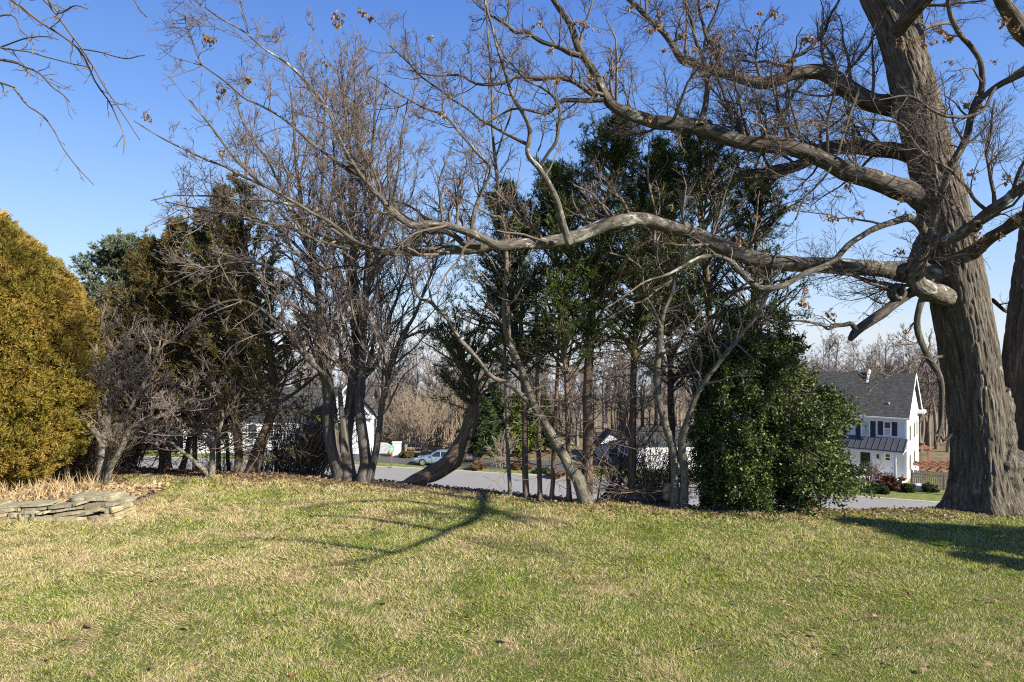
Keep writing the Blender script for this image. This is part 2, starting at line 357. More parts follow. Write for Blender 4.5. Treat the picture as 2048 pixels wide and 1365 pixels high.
t_.links.new(ramp(t_, noise(t_, g_, 2.2, 6, .75), [(.3, (.09, .12, .025)), (.5, (.17, .20, .04)), (.7, (.30, .27, .10))]), b_.inputs['Base Color']); b_.inputs['Roughness'].default_value = .95
bump(t_, b_, noise(t_, g_, 14, 4, .8), .1)
ribbon(FAR, .28, 4.0, ZR+.10, 'verge', m_verge, 90)
# side lane where the cars stand, and the front garden of the white house
ribbon([(-33, 79.5), (-22, 76.8), (-13.5, 74.6), (-4, 71.5), (6, 69.2)], 3.6, -2.1, ZR+.125, 'side_lane', m_asphalt('dark_asphalt', .085), 40)
ribbon([(-70, 93), (-45, 87), (-26, 81.2), (-18, 78.8)], 9, -1.8, ZR+.118, 'far_lawn', m_verge, 40)
mbl = MB(); gx = np.linspace(25.5, 47, 30); 
fl = np.array([[24.5, 61.5], [31, 59.2], [38, 56.4], [46, 54.5], [52, 62], [40, 68], [30, 66.0]])
mbl.add(np.column_stack([fl, np.full(7, ZR+.14)]), t=[[0, 1, 6], [1, 5, 6], [1, 2, 5], [2, 3, 5], [3, 4, 5]]); tag(mbl.build('front_lawn', m_verge, smooth=False), kind='structure')

# ------------------------------------------------ grass blades on the lawn
def m_grass():
    m, t, b, o = newmat('grass_blades'); g = geo(t); v = attr(t); p = patchnoise(t, g)
    r = sep(t, v, 0); s2 = sep(t, v, 1)
    green = ramp(t, r, [(0, (.14, .18, .025)), (.45, (.285, .325, .045)), (.8, (.43, .44, .085)), (1, (.56, .52, .18))])
    n3 = noise(t, g, 1.3, 3, .6); green = mix(t, ramp(t, n3, [(.42, (0, 0, 0)), (.62, (.7, .7, .7))]), green, (.20, .28, .035))
    straw = ramp(t, r, [(0, (.32, .235, .11)), (.5, (.58, .46, .25)), (1, (.74, .63, .40))])
    k = t.nodes.new('ShaderNodeMath'); k.operation = 'MULTIPLY_ADD'; t.links.new(s2, k.inputs[0]); k.inputs[1].default_value = .42; t.links.new(p, k.inputs[2])
    c = mix(t, ramp(t, k.outputs[0], [(.955, (0, 0, 0)), (.985, (1, 1, 1))]), green, straw)
    t.links.new(c, b.inputs['Base Color']); b.inputs['Roughness'].default_value = .65; b.inputs['Specular IOR Level'].default_value = .25
    tr = t.nodes.new('ShaderNodeBsdfTranslucent'); t.links.new(c, tr.inputs[0]); ms = t.nodes.new('ShaderNodeMixShader'); ms.inputs[0].default_value = .3
    t.links.new(b.outputs[0], ms.inputs[1]); t.links.new(tr.outputs[0], ms.inputs[2]); t.links.new(ms.outputs[0], o.inputs[0]); return m
def grass():
    rng = rs(11); mb = MB(); mb.smooth = False
    for (y0, y1, dens, ln, wd) in ((4.2, 5.6, 9500, .036, .0042), (5.6, 7.2, 7200, .038, .0052), (7.2, 9.5, 5000, .042, .0068), (9.5, 12, 3300, .046, .009), (12, 15.6, 2300, .05, .012)):
        xm = .80*y1+1.0; K = int(dens*(y1-y0)*2*xm); x = rng.uniform(-xm, xm, K); y = rng.uniform(y0, y1, K)
        nz = fbm(np.stack([x*1.7, y*1.7, x*0], -1), 3); nn = vnoise(np.stack([x*9, y*9, x*0], -1))
        keep = (y < edge(x)-.05-.35*np.clip((2-x)/5, 0, 1)+(nz-.5)*.9) & (np.abs(x) < .80*y+1.0) & (rng.rand(K) < .35+nn*.9)
        keep &= ~((y > 9.9) & (x < -6.0) & (y < 11.9))
        x, y, nn, nz = x[keep], y[keep], nn[keep], nz[keep]; K = len(x)
        P = np.stack([x, y, zg(x, y)-.004], -1)
        flow = np.stack([fbm(np.stack([x*2.2, y*2.2, x*0+5], -1), 2)-.5, fbm(np.stack([x*2.2, y*2.2, x*0+9], -1), 2)-.5, x*0], -1)*6
        D = norm(np.stack([rng.normal(size=K)*.75, rng.normal(size=K)*.75, .30+.75*nn], -1)+flow*.5)
        D[:, 2] = np.abs(D[:, 2])+.05
        L = ln*(.5+1.1*nz+.35*rng.rand(K))
        s_ = norm(np.cross(D, rng.normal(size=(K, 3)))); wv = (wd*rng.uniform(.6, 1.3, K))[:, None]*.5
        V = np.stack([P+s_*wv, P+D*L[:, None], P-s_*wv], 1)
        A = np.repeat(np.stack([rng.rand(K), rng.rand(K), x*0], -1)[:, None], 3, 1)
        mb.add(V, t=np.arange(K*3).reshape(-1, 3), a=A)
    o = mb.build('grass', m_grass(), smooth=False); tag(o, 'short winter lawn grass, green with straw patches', 'grass', kind='stuff')
grass()
# leaf litter under the trees at the lawn's far edge
def litter():
    rng = rs(12); K = 13000; x = rng.uniform(-13, 11, K); y = edge(x)-.5+rng.rand(K)*1.9-.9*np.clip((2-x)/8, 0, 1)*rng.rand(K)
    z = zg(x, y)+.012; mb = MB(); mb.smooth = False
    leafset(mb, rng, np.stack([x, y, z], -1), np.stack([rng.normal(size=K), rng.normal(size=K), .12*rng.rand(K)], -1), .055, .035, .15)
    tag(mb.build('leaf_litter', M['dry'], smooth=False), 'brown leaf litter along the far edge of the lawn', 'leaf litter', kind='stuff')
litter()
# fallen leaves and twigs lying on the lawn
def fallen():
    rng = rs(13)
    def leafmesh(seed):
        r = rs(seed); mb = MB(); mb.smooth = False; ax = np.linspace(0, 1, 7)
        wv = .30*np.sin(ax*np.pi*.95+.05)*(1+.45*np.cos(ax*np.pi*6)); curl = r.uniform(.1, .5)
        L = np.stack([ax, wv, curl*wv*.7+.12*np.sin(ax*3)], -1); Rr = np.stack([ax, -wv, curl*wv*.5+.12*np.sin(ax*3)], -1); mid = np.stack([ax, ax*0, .12*np.sin(ax*3)], -1)
        V = np.concatenate([L, mid, Rr])*.12; V[:, 2] += .012
        q = [[i, i+1, 7+i+1, 7+i] for i in range(6)]+[[7+i, 7+i+1, 14+i+1, 14+i] for i in range(6)]
        a = np.zeros_like(V); a[:, 0] = r.rand(); mb.add(V, q, a=a); return mb
    protos = []
    for k, col in enumerate(('dry', 'dry', 'f_rust', 'dry')):
        o = leafmesh(k+30).build('fallen_leaf', M[col], smooth=False); protos.append(o)
    spots = [(660, 1098), (940, 1087), (985, 1052), (930, 1250), (390, 1118), (750, 1168), (1770, 1300), (1985, 1345), (545, 1280), (300, 1345), (15, 1198), (120, 1220), (1935, 1185), (1995, 1230), (1790, 1345), (1780, 1330), (1680, 1310), (140, 1110), (840, 1028), (470, 1150), (430, 1310)]
    pos = [(float(W(a, b, DG(b))[0]), float(DG(b))) for a, b in spots]
    for _ in range(190):
        y = rng.uniform(5, 13) ; x = rng.uniform(-.78*y, .78*y); pos.append((x, min(y, float(edge(x))-.2)))
    used = set()
    for i, (x, y) in enumerate(pos):
        if x < -5.6 and y > 9.8 and y < 12: continue
        k = i % 4; o = protos[k] if k not in used else protos[k].copy()
        if k in used: COL.objects.link(o)
        used.add(k)
        s_ = rng.uniform(.3, .75); o.scale = (s_, s_, s_); o.rotation_euler = (rng.uniform(-.4, .4), rng.uniform(-.4, .4), rng.uniform(0, 6.28)); o.location = (x, y, zs(x, y)+.03)
        tag(o, 'small dry curled leaf lying on the lawn', 'leaf', 'fallen leaves on the lawn')
    for (a, b, ln, rz, lab) in ((1722, 1246, .62, .05, 'dark fallen twig with dead leaf bits in the right foreground lawn'), (1735, 1095, .22, 1.0, 'short pale twig on the lawn below the right end of the holly'), (1405, 1255+50, .4, .3, 'thin dark twig on the lawn at lower middle right'), (1975, 1150, .35, .6, 'thin twig on the lawn below the oak shade')):
        p = W(a, b, DG(b)); r = rs(a); n = 9; t_ = np.linspace(0, ln, n)
        P = np.stack([t_*math.cos(rz), t_*math.sin(rz), .045+.02*np.sin(t_*9)], -1)+p*np.array([1, 1, 0])+np.array([0, 0, zs(p[0], p[1])]); P[:, :2] += r.normal(size=(n, 2))*.008
        mb = MB(); R_ = np.linspace(.006, .003, n)[None]; tubes(mb, P[None], R_, 5); Q_, RR = children(r, P[None], R_, cnt=7, lr=.3, lmax=.14, n=4, rmin=.002, up=.1); tubes(mb, Q_, RR, 3)
        tag(mb.build('fallen_twig', M['cedar']), lab, 'twig', 'fallen twigs on the lawn')
fallen()
# ------------------------------------------------ bare trees
def sub(rng, P, R, specs, mb, k=(5, 4, 3, 3, 3)):
    outp = []
    for li, sp in enumerate(specs):
        P, R = children(rng, P, R, **sp); tubes(mb, P, R, k[min(li, len(k)-1)]); outp.append((P, R))
    return outp
OAKS = [dict(dens=5.2, t0=.12, lr=.42, lmax=1.7, ang=(55, 15), rr=.42, rcap=.028, n=9, wob=.19, up=.14, rmin=.006),
        dict(dens=8.5, t0=.12, lr=.55, lmax=.95, ang=(48, 14), rr=.5, rcap=.010, n=6, wob=.19, up=.08, rmin=.0042),
        dict(dens=16., t0=.1, lr=.6, lmax=.55, ang=(45, 14), rr=.6, n=5, wob=.17, up=.06, rmin=.0030),
        dict(dens=7., t0=.2, lr=.6, lmax=.2, lmin=.06, ang=(45, 14), rr=.7, n=3, wob=.2, up=.08, rmin=.0026)]
oakd = DG(1015)
ob = W(1950, 1015, oakd); ob[2] = 0
oak = thing('oak_tree', 'huge leaning oak with furrowed grey bark and long spreading limbs, right edge of lawn', 'tree', ob)
rng = rs(21)
def bigtrunk(mb, pts, d, n, k, amp, flare=None, cap=True, seed=1, roots=0., rootph=0.):
    a = np.array([np.append(W(p[0], p[1], dd), p[2]*.94/2/F*dd) for p, dd in zip(pts, d)])
    P, R = resample(a, n); T = norm(np.gradient(P, axis=0)); ref = np.array([0, -1., 0]); N = norm(ref-T*(T@ref)[:, None]); B = np.cross(T, N)
    th = np.arange(k)*2*np.pi/k; L = np.concatenate([[0], np.cumsum(np.linalg.norm(np.diff(P, axis=0), axis=1))])
    c, s_ = np.cos(th)[None], np.sin(th)[None]; r = R[:, None]*np.ones((1, k))
    h = (P[:, 2]-P[0, 2])[:, None]
    lob = .045*np.sin(th*3+1+L[:, None]*.5)+.03*np.sin(th*5+L[:, None]*.9+2)
    if roots: lob = lob+roots*np.exp(-np.maximum(h, 0)/.35)*(.5+.5*np.cos(th*6+rootph+.8*np.sin(th*2)))
    r = r*(1+lob)
    q = np.stack([r*c, r*s_, np.broadcast_to(L[:, None], r.shape)], -1)
    # ridged bark: long interlaced furrows
    w1 = vnoise(q*np.array([25, 25, 4.6])+vnoise(q*np.array([4, 4, 3.]))[..., None]*.9); w2 = vnoise(q*np.array([40, 40, 9.])+5)
    rid = np.clip(np.abs(w1*2-1)*2.6, 0, 1); disp = amp*(rid*.9-.5+(w2-.5)*.5)
    low = vnoise(q*2.3+9)-.5
    r2 = r+disp+low*.05*R[:, None]*2
    V = P[:, None]+(N[:, None]*c[..., None]+B[:, None]*s_[..., None])*r2[..., None]
    i = (np.arange(n-1)[:, None]*k); j = np.arange(k)[None]; j2 = (j+1) % k
    mb.add(V, np.stack([i+j, i+j2, i+k+j2, i+k+j], -1).reshape(-1, 4), a=q)
    return P[None], R[None]
mb = MB()
od = oakd
TP = [(1966, 1046, 165), (1966, 1018, 140), (1964, 985, 120), (1963, 950, 110), (1960, 900, 102), (1952, 800, 105), (1939, 700, 109), (1923, 610, 108), (1905, 500, 99), (1882, 400, 93), (1856, 300, 86), (1833, 210, 86), (1812, 130, 82), (1785, 55, 68), (1755, 0, 62), (1715, -90, 52), (1690, -200, 40), (1680, -330, 26), (1660, -480, 12)]
bigtrunk(mb, TP, [od]*len(TP), 460, 300, .020, roots=.42, rootph=3.0)
TB = [(1828, 190, 40), (1826, 120, 48), (1823, 60, 44), (1822, 0, 42), (1834, -90, 38), (1860, -210, 30), (1880, -340, 18), (1890, -470, 8)]
sP, sR = bigtrunk(mb, TB, [od+.05]*len(TB), 160, 110, .012)
TW = [(2058, 1050, 170), (2056, 1018, 128), (2056, 980, 104), (2056, 930, 92), (2052, 850, 84), (2052, 740, 84), (2064, 620, 80), (2082, 480, 76), (2105, 320, 72), (2125, 160, 66), (2150, 0, 58), (2180, -180, 44), (2200, -360, 20)]
bigtrunk(mb, TW, [od+.15]*len(TW), 360, 200, .019, roots=.28, rootph=2.5)
# swollen bark collar where the two stems meet and burls by the roots
for (bx, by, br, bz) in ((2003, 930, 44, .8), (2000, 880, 32, 1.2), (1998, 975, 46, .9), (2006, 820, 22, 1.6)):
    c = W(bx, by, od-.12); u = np.linspace(0, np.pi, 26); v = np.linspace(0, 2*np.pi, 40, endpoint=False); r = br/F*od
    U, Vv = np.meshgrid(u, v, indexing='ij'); p = np.stack([np.sin(U)*np.cos(Vv)*.9, np.sin(U)*np.sin(Vv)*.9, np.cos(U)*bz*1.2], -1)
    dsp = 1+.32*(fbm(p*3+bx, 3)-.5)*2+.08*(vnoise(p*14)-.5); X = c+p*r*dsp[..., None]; k = 40
    i = (np.arange(25)[:, None]*k); j = np.arange(k)[None]; j2 = (j+1) % k
    mb.add(X, np.stack([i+j, i+k+j, i+k+j2, i+j2], -1).reshape(-1, 4), a=X)
mb.build('trunk', M['oak'], oak)
LIMBS = [
 ('a', [(1885,552,50),(1850,548,50),(1811,545,46),(1700,535,42),(1560,525,39),(1480,510,38),(1402,472,37),(1328,452,36),(1274,440,36),(1220,448,35),(1162,470,33),(1083,487,29),(1010,490,27),(937,499,24),(864,503,20),(790,504,20),(742,499,18),(703,484,17),(664,477,13),(620,457,11),(585,420,9),(540,380,7),(464,342,6),(390,308,5),(342,288,4),(268,244,3)], 10.7, 9.0, 'oaklich'),
 ('b', [(1050,490,24),(1010,492,24),(985,488,23),(942,465,20),(888,450,19),(850,450,18),(825,453,18),(790,430,15),(765,400,13),(751,385,12),(723,352,11),(684,288,9),(654,220,8),(620,171,7),(581,132,6),(527,98,5),(488,63,4.5),(439,34,4),(386,0,3.5)], 9.55, 8.7, 'oaklich'),
 ('c', [(723,352,9),(684,332,8),(630,293,7),(576,244,6),(520,210,5),(488,195,4.5),(430,146,4),(390,120,3)], 9.2, 8.6, 'oaklimb'),
 ('d', [(742,499,11),(700,480,10),(664,457,9),(615,418,8),(571,409,7),(500,400,5.5),(430,395,5),(360,390,3.5),(300,400,3)], 9.3, 9.0, 'oaklich'),
 ('e', [(760,500,11),(720,488,11),(693,469,10),(655,440,9),(620,425,9),(570,395,8),(537,376,7.5),(500,345,7),(455,300,5),(420,250,4),(380,200,3)], 9.2, 8.5, 'oaklimb'),
 ('f', [(700,500,9),(635,482,8),(590,460,8),(560,452,7),(513,442,6),(450,428,5),(390,418,4),(330,405,3)], 9.3, 9.3, 'oaklimb'),
 ('g', [(960,495,17),(932,489,16),(905,470,14),(880,463,12),(849,467,10),(820,482,9),(785,500,9),(760,520,8),(730,535,6),(700,530,5),(650,540,4)], 9.6, 9.9, 'oaklimb'),
 ('h', [(1140,488,20),(1137,480,19),(1125,445,17),(1112,400,16),(1095,362,15),(1078,335,14),(1058,308,12),(1060,264,11),(1046,228,10),(1025,190,9),(1011,146,8),(999,111,7),(985,60,6),(970,0,5),(960,-80,4)], 9.7, 9.4, 'oaklich'),
 ('i', [(1081,331,10),(1098,305,9),(1113,284,9),(1122,234,8),(1112,200,7),(1090,178,6),(1049,158,5),(1015,120,4),(990,70,3)], 9.6, 9.3, 'oaklimb'),
 ('j', [(1056,290,9),(1020,272,8),(990,255,7.5),(961,240,7),(930,215,6),(902,199,6),(859,167,5),(820,130,4.5),(780,90,3.5)], 9.6, 9.8, 'oaklimb'),
 ('k', [(944,465,11),(948,430,10),(960,395,10),(982,337,9),(960,315,7),(926,272,6),(888,234,6),(844,214,5),(800,190,4),(740,150,3)], 9.5, 9.3, 'oaklich'),
 ('l', [(1885,408,56),(1845,397,56),(1807,382,52),(1727,352,44),(1661,330,42),(1596,299,42),(1530,290,42),(1473,281,40),(1402,255,36),(1354,250,34),(1298,243,32),(1251,226,30),(1219,202,26),(1204,173,23),(1181,132,21),(1157,97,19),(1143,56,16),(1119,20,14),(1100,-10,13),(1070,-80,10),(1040,-160,7)], 10.7, 9.7, 'oaklimb'),
 ('m', [(1160,112,13),(1140,106,13),(1122,97,12),(1084,85,11),(1055,64,10),(1031,66,9),(1017,53,8),(979,26,6),(950,5,5),(920,-40,4)], 9.9, 9.7, 'oaklimb'),
 ('n', [(1207,200,13),(1180,202,12),(1152,202,11),(1125,205,11),(1108,218,9),(1093,227,8),(1043,220,6),(1010,225,5),(960,255,4)], 10.0, 10.3, 'oaklimb'),
 ('o', [(1195,192,14),(1180,186,13),(1163,173,12),(1137,160,11),(1108,157,10),(1078,157,10),(1034,152,9),(1005,164,8),(952,168,7),(917,149,5),(873,152,4),(820,140,3)], 10.0, 9.8, 'oaklimb'),
 ('p', [(1402,248,24),(1403,238,15),(1413,207,13),(1415,154,12),(1405,115,10),(1393,88,9),(1385,50,8),(1376,20,7),(1360,-50,5)], 10.2, 10.1, 'oaklimb'),
 ('q', [(1885,325,42),(1850,318,42),(1793,303,38),(1706,294,34),(1640,299,32),(1609,325,27),(1552,343,25),(1486,352,23),(1446,374,18),(1400,385,14),(1350,385,10),(1290,370,7),(1230,340,5)], 11.0, 12.6, 'oaklimb'),
 ('r', [(1870,250,56),(1848,240,56),(1802,213,52),(1750,207,46),(1706,185,42),(1662,152,38),(1631,143,35),(1574,152,32),(1534,167,30),(1486,158,25),(1437,145,22),(1393,127,19),(1363,119,17),(1341,84,15),(1310,48,14),(1257,0,12),(1210,-50,9),(1170,-120,6)], 11.0, 11.3, 'oaklimb'),
 ('s', [(1455,146,15),(1440,128,14),(1424,101,12),(1412,70,9),(1400,30,7),(1395,-20,5)], 11.2, 11.0, 'oaklimb'),
 ('t', [(1570,150,15),(1574,127,12),(1590,112,10),(1613,101,10),(1644,70,8),(1662,26,7),(1690,-20,5)], 11.1, 10.8, 'oaklimb'),
 ('u', [(1928,594,58),(1898,593,55),(1874,590,52),(1854,582,47),(1838,570,46),(1829,545,44),(1838,510,42),(1850,476,36),(1880,478,30),(1903,481,28),(1938,457,28),(1978,426,27),(2015,400,26),(2048,374,25),(2241,295,26),(2528,220,30),(2667,153,28),(2798,68,22),(2943,-170,14)], [10.95,10.6,10.28,10.1,9.95,9.9,9.85,9.8,9.6,9.4,9.2,9.05,8.9,8.75,7.4,5.9,4.9,4.0,3.2], None, 'oaklich'),
 ('v', [(1853,474,24),(1838,450,22),(1815,436,18),(1785,444,16),(1736,466,14),(1697,492,14),(1666,523,14),(1618,545,15),(1574,567,14),(1525,576,14),(1494,558,13),(1464,523,12),(1435,511,10),(1420,510,9),(1393,516,8),(1350,540,7),(1300,560,5),(1250,590,4),(1210,620,3)], 9.9, 8.9, 'oaklich'),
 ('w', [(1862,470,18),(1881,396,17),(1903,334,17),(1925,290,17),(1938,264,16),(1947,220,15),(1965,176,14),(1960,127,13),(1940,95,12),(1921,70,12),(1899,26,11),(1895,-30,9),(1880,-100,6)], 9.7, 9.2, 'oaklimb'),
 ('x', [(1945,235,14),(1962,200,15),(1991,176,16),(2020,160,17),(2048,148,18),(2100,130,18),(2180,120,15),(2280,60,9)], 9.5, 8.7, 'oaklimb'),
 ('y', [(1860,590,30),(1835,580,30),(1815,590,26),(1795,606,24),(1770,625,24),(1740,643,23),(1715,662,22),(1706,672,20),(1700,681,13)], 10.1, 9.8, 'oaklimb'),
 ('z', [(1712,662,13),(1703,648,12),(1690,650,10),(1670,653,8),(1655,658,7),(1640,648,6),(1600,640,5),(1560,645,4),(1520,630,3)], 9.8, 9.5, 'oaklimb'),
 ('aa', [(1843,600,16),(1838,620,16),(1834,650,16),(1840,680,16),(1855,710,15),(1872,735,14),(1882,770,13),(1884,810,13),(1883,845,12),(1876,870,11),(1872,890,9)], 10.1, 9.9, 'oaklimb'),
 ('ab', [(1880,868,9),(1888,880,7),(1903,869,7)], 9.95, 9.9, 'oaklich'),
 ('ac', [(1862,722,8),(1872,715,9),(1885,712,6)], 10.0, 10.05, 'oaklich'),
 ('ad', [(1866,725,6),(1846,715,5),(1815,735,4),(1780,750,4),(1750,770,3),(1730,800,2)], 10., 9.6, 'oaklimb'),
 ('ae', [(2120,120,40),(2060,80,38),(2030,45,36),(2005,0,32),(1985,-50,28),(1950,-150,18),(1930,-260,10)], 10.8, 9.6, 'oaklimb'),
 ('af', [(2115,260,30),(2200,200,28),(2330,160,24),(2480,130,18),(2650,60,10)], 10.8, 8.6, 'oaklimb'),
 ('ag', [(1930,520,36),(1990,470,30),(2090,420,28),(2250,400,24),(2450,380,18),(2700,300,10)], 10.6, 6.6, 'oaklimb'),
 ('ah', [(1790,70,36),(1850,0,34),(1950,-80,30),(2080,-200,26),(2260,-330,18),(2420,-420,9)], 10.6, 6.4, 'oaklimb'),
 ('ai', [(1760,0,36),(1700,-80,30),(1600,-150,24),(1480,-230,18),(1350,-300,9)], 10.7, 8.8, 'oaklimb'),
 ('aj', [(1985,600,10),(2010,620,8),(2035,625,7),(2060,640,6)], 11.2, 11.6, 'oaklimb'),
 ('ak', [(1716,185,8),(1690,260,6),(1665,330,6),(1610,400,5),(1590,440,4)], 9.2, 8.6, 'oaklimb'),
 ('al', [(1978,425,9),(1950,400,9),(1935,375,8),(1900,340,7),(1850,310,7),(1800,250,6),(1740,240,5),(1680,260,4)], 9.0, 8.4, 'oaklimb'),
 ('am', [(1990,176,8),(1960,225,8),(1900,235,7),(1860,220,6),(1820,190,5),(1760,200,4)], 9.0, 8.6, 'oaklimb'),
]
LP = {}
leafpts = []
for li, (nm, pts, d0, d1, mt) in enumerate(LIMBS):
    P, R = trace(pts, d0, d1, 60 if len(pts) > 12 else 30, .045, rng) if d1 else trace(pts, 0, 0, 90, .045, rng, d0); R = R*.80
    LP[nm] = P; n_ = R.shape[1]
    if nm in ('a', 'l', 'r', 'q', 'ae', 'ag', 'ah', 'ai'): R = R*(1+.2*np.clip(1-np.arange(n_)/(n_*.07), 0, 1))[None]
    big = R[0, 0] > .10; mb = MB(); tubes(mb, P, R, 20 if big else 10, cap=True, wob=.22, rng=rng); lo = mb.build('limb', M[mt], oak)
    mb = MB(); 
    short = nm in ('ab', 'ac')
    if short: continue
    sp = [dict(s) for s in OAKS]
    if nm == 'u': sp[0].update(t1=.8, dens=2.2)
    if nm in ('y', 'aa'): sp[0]['dens'] = 1.6; sp[0]['lmax'] = .5
    if nm in ('ae', 'af', 'ag', 'ah', 'ai'): sp[0]['lmax'] = 2.2; sp[0]['dens'] = 2.0
    if nm == 'a': sp[0].update(t0=.2, dens=2.6, up=.3, ang=(65, 14)); sp[1]['dens'] = 6
    if nm in 'vhw': sp[0].update(dens=2.4, lmax=1.2); sp[1]['dens'] = 6; sp[2]['dens'] = 9
    if nm in ('l', 'r'): sp[0]['dens'] = 4.6; sp[0]['lr'] = .5; sp[0]['lmax'] = 2.1; sp[0]['up'] = .25
    if nm in 'bcdefjmio': sp[0].update(dens=7., lr=.3, lmax=1.3, shape=.25); sp[1].update(dens=8.5)
    Pu, Ru = P, R
    if R[0, -1] < .02:                                      # fine tip: twigs also along the end
        pass
    lv = sub(rng, Pu, Ru, sp, mb, (6, 4, 3, 3)); mb.build('twigs', M['twig'], lo)
    leafpts.append(lv[2][0][:, -1]); 
# side branches of the limb that reaches past the camera's right, outside the frame
for pts in ([[6.5, 5.9, 4.6, .05], [5.9, 6.2, 5.0, .04], [5.2, 5.9, 5.2, .028], [4.9, 5.2, 5.5, .012]], [[5.9, 4.9, 4.5, .05], [5.3, 5.2, 4.9, .038], [4.8, 5.1, 5.2, .02]], [[6.55, 6.6, 4.65, .045], [6.0, 7.0, 5.4, .03], [5.8, 7.2, 6.4, .012]],
            [[5.2, 4.0, 4.4, .04], [4.5, 4.2, 4.7, .028], [4.1, 4.0, 5.2, .012]], [[6.5, 5.9, 4.6, .045], [7.3, 5.4, 4.9, .035], [8.0, 4.6, 5.1, .02]]):
    P_, R_ = resample(np.array(pts), 24, .04, rng); mb = MB(); tubes(mb, P_[None], R_[None], 8, wob=.15, rng=rng); o = mb.build('branch', M['oaklimb'], oak); mb = MB()
    sub(rng, P_[None], R_[None], [dict(OAKS[0], dens=4., lmax=.9), dict(OAKS[1], dens=5), dict(OAKS[2], dens=6)], mb, (5, 3, 3)); mb.build('twigs', M['twig'], o)
# top crown twigs from both leading stems
for (P, R) in (trace(TP[10:], od, od, 30, .02, rng), (sP, sR), trace(TW[8:], od, od, 30, .02, rng)):
    mb = MB(); sp = [dict(s) for s in OAKS]; sp[0].update(lmax=2.6, dens=2.2, rcap=.05, t0=.25); sub(rng, P, R, sp, mb, (8, 4, 3, 3)); mb.build('branch', M['twig'], oak)
# knots
for (kx, ky, kr, kd) in ((1816, 543, 15, 9.95), (1798, 585, 16, 9.95), (1955, 452, 10, 8.95)):
    c = W(kx, ky, kd); th = np.linspace(0, 2*np.pi, 24, endpoint=False); r = kr/F*kd; mb = MB(); rings = []
    for (rad, dep) in ((1.25, .55*r+.03), (1.15, .1*r), (.95, -.35*r), (.55, -.38*r), (.42, .1*r), (.01, .35*r)):
        rings.append(np.stack([c[0]+rad*r*np.cos(th)*.9, np.full(24, c[1]+dep), c[2]+rad*r*np.sin(th)], -1)*(1)+(vnoise(np.stack([th*3, th*0+rad, th*0+kx], -1))[:, None]-.5)*.03)
    V = np.concatenate(rings); q = [[a*24+j, a*24+(j+1) % 24, (a+1)*24+(j+1) % 24, (a+1)*24+j] for a in range(5) for j in range(24)]
    mb.add(V, q, a=V); mb.build('knot', M['oaklimb'], oak)
# dry leaf clusters still hanging on the oak
def cluster(seed, n=16, s=.10):
    r = rs(seed); mb = MB(); mb.smooth = False
    for k in range(n):
        p = r.normal(size=3)*.045; d = norm(np.array([[r.normal()*.6, r.normal()*.6, -1.1+r.normal()*.35]]))[0]; sd = norm(np.cross(d, r.normal(size=3))[None])[0]; L = s*r.uniform(.7, 1.3); nn = np.cross(d, sd)
        ax = np.linspace(0, 1, 6); wv = .26*L*np.sin(ax*np.pi*.93+.1)*(1+.5*np.cos(ax*12)); cv = .25*L*np.sin(ax*2.5)
        md = p+d*(ax*L)[:, None]+nn*cv[:, None]; l = md+sd*wv[:, None]+nn*(wv*.6)[:, None]; rr_ = md-sd*wv[:, None]+nn*(wv*.6)[:, None]
        V = np.concatenate([l, md, rr_]); q = [[i, i+1, 7-1+i+1, 6+i] for i in range(5)]+[[6+i, 6+i+1, 12+i+1, 12+i] for i in range(5)]
        a = np.zeros_like(V); a[:, 0] = r.rand(); mb.add(V, q, a=a)
    return mb
cl = [(1408,235,0),(1297,235,1),(1300,60,0),(1310,50,1),(1320,30,0),(1355,20,1),(1420,10,0),(1430,75,0),(1440,95,1),(1510,50,1),(1520,25,0),(1545,25,1),(1555,28,0),(1575,130,0),(1586,118,1),(1600,165,0),(1570,160,1),(1540,155,0),(1390,100,1),(1375,125,0),(1440,100,0),(1460,60,1),(1620,75,0),(1610,80,1),(1480,410,0),(1510,430,1),(1586,415,0),(1475,468,1),(1482,480,0),(1345,412,0),(1810,390,1),(1800,400,0),(1815,425,0),(1790,420,1),(1610,582,0),(1605,605,1),(1665,630,1),(1800,500,1),(1810,665,0),(1950,345,0),(2010,355,1),(2040,425,0),(2030,435,1),(1998,470,0),(1960,475,1),(1830,80,0),(1850,70,1),(1870,85,0),(1885,70,1),(1905,75,0),(1845,90,1),(1810,85,0),(1990,120,0),(1950,185,1),(1935,210,0),(1960,215,1),(1700,370,1),(1720,425,0),(1665,435,1),(1700,440,0),(1625,240,0),(1545,240,1),(1365,70,0),(1330,100,1),(1200,60,0),(1175,50,1),(1180,155,1),(1115,160,1),(1260,10,0),(895,380,1),(885,225,1),(500,160,1),(655,125,0),(415,75,0),(430,80,1),(670,30,0),(680,45,1),(725,25,0),(740,35,1),(295,235,0),(605,110,1),(620,410,1),(635,420,0),(445,305,1),(440,180,1),(860,75,0),(1150,45,0),(1165,45,1),(1060,15,0),(1075,45,1),(1100,100,1),(2010,40,0),(2030,60,1),(1900,120,1),(1880,60,0)]
protos = [cluster(50+k, 12+k*3, .085+.006*k).build('leaf_cluster', M['dry'], None, smooth=False) for k in range(4)]
for p in protos: p.parent = oak
first = set()
for i, (a, b, k) in enumerate(cl[:98]):
    kk = (i*7+k) % 4; o = protos[kk]
    if kk in first: o = o.copy(); COL.objects.link(o)
    first.add(kk); d = rng.uniform(8.6, 10.2) if a > 1000 else rng.uniform(8.6, 9.2); p = W(a, b, d)-ob
    s_ = rng.uniform(.4, .8)*d/9.4; o.location = tuple(p); o.scale = (s_,)*3; o.rotation_euler = (rng.uniform(-.4, .4), rng.uniform(-.4, .4), rng.uniform(0, 6.28))

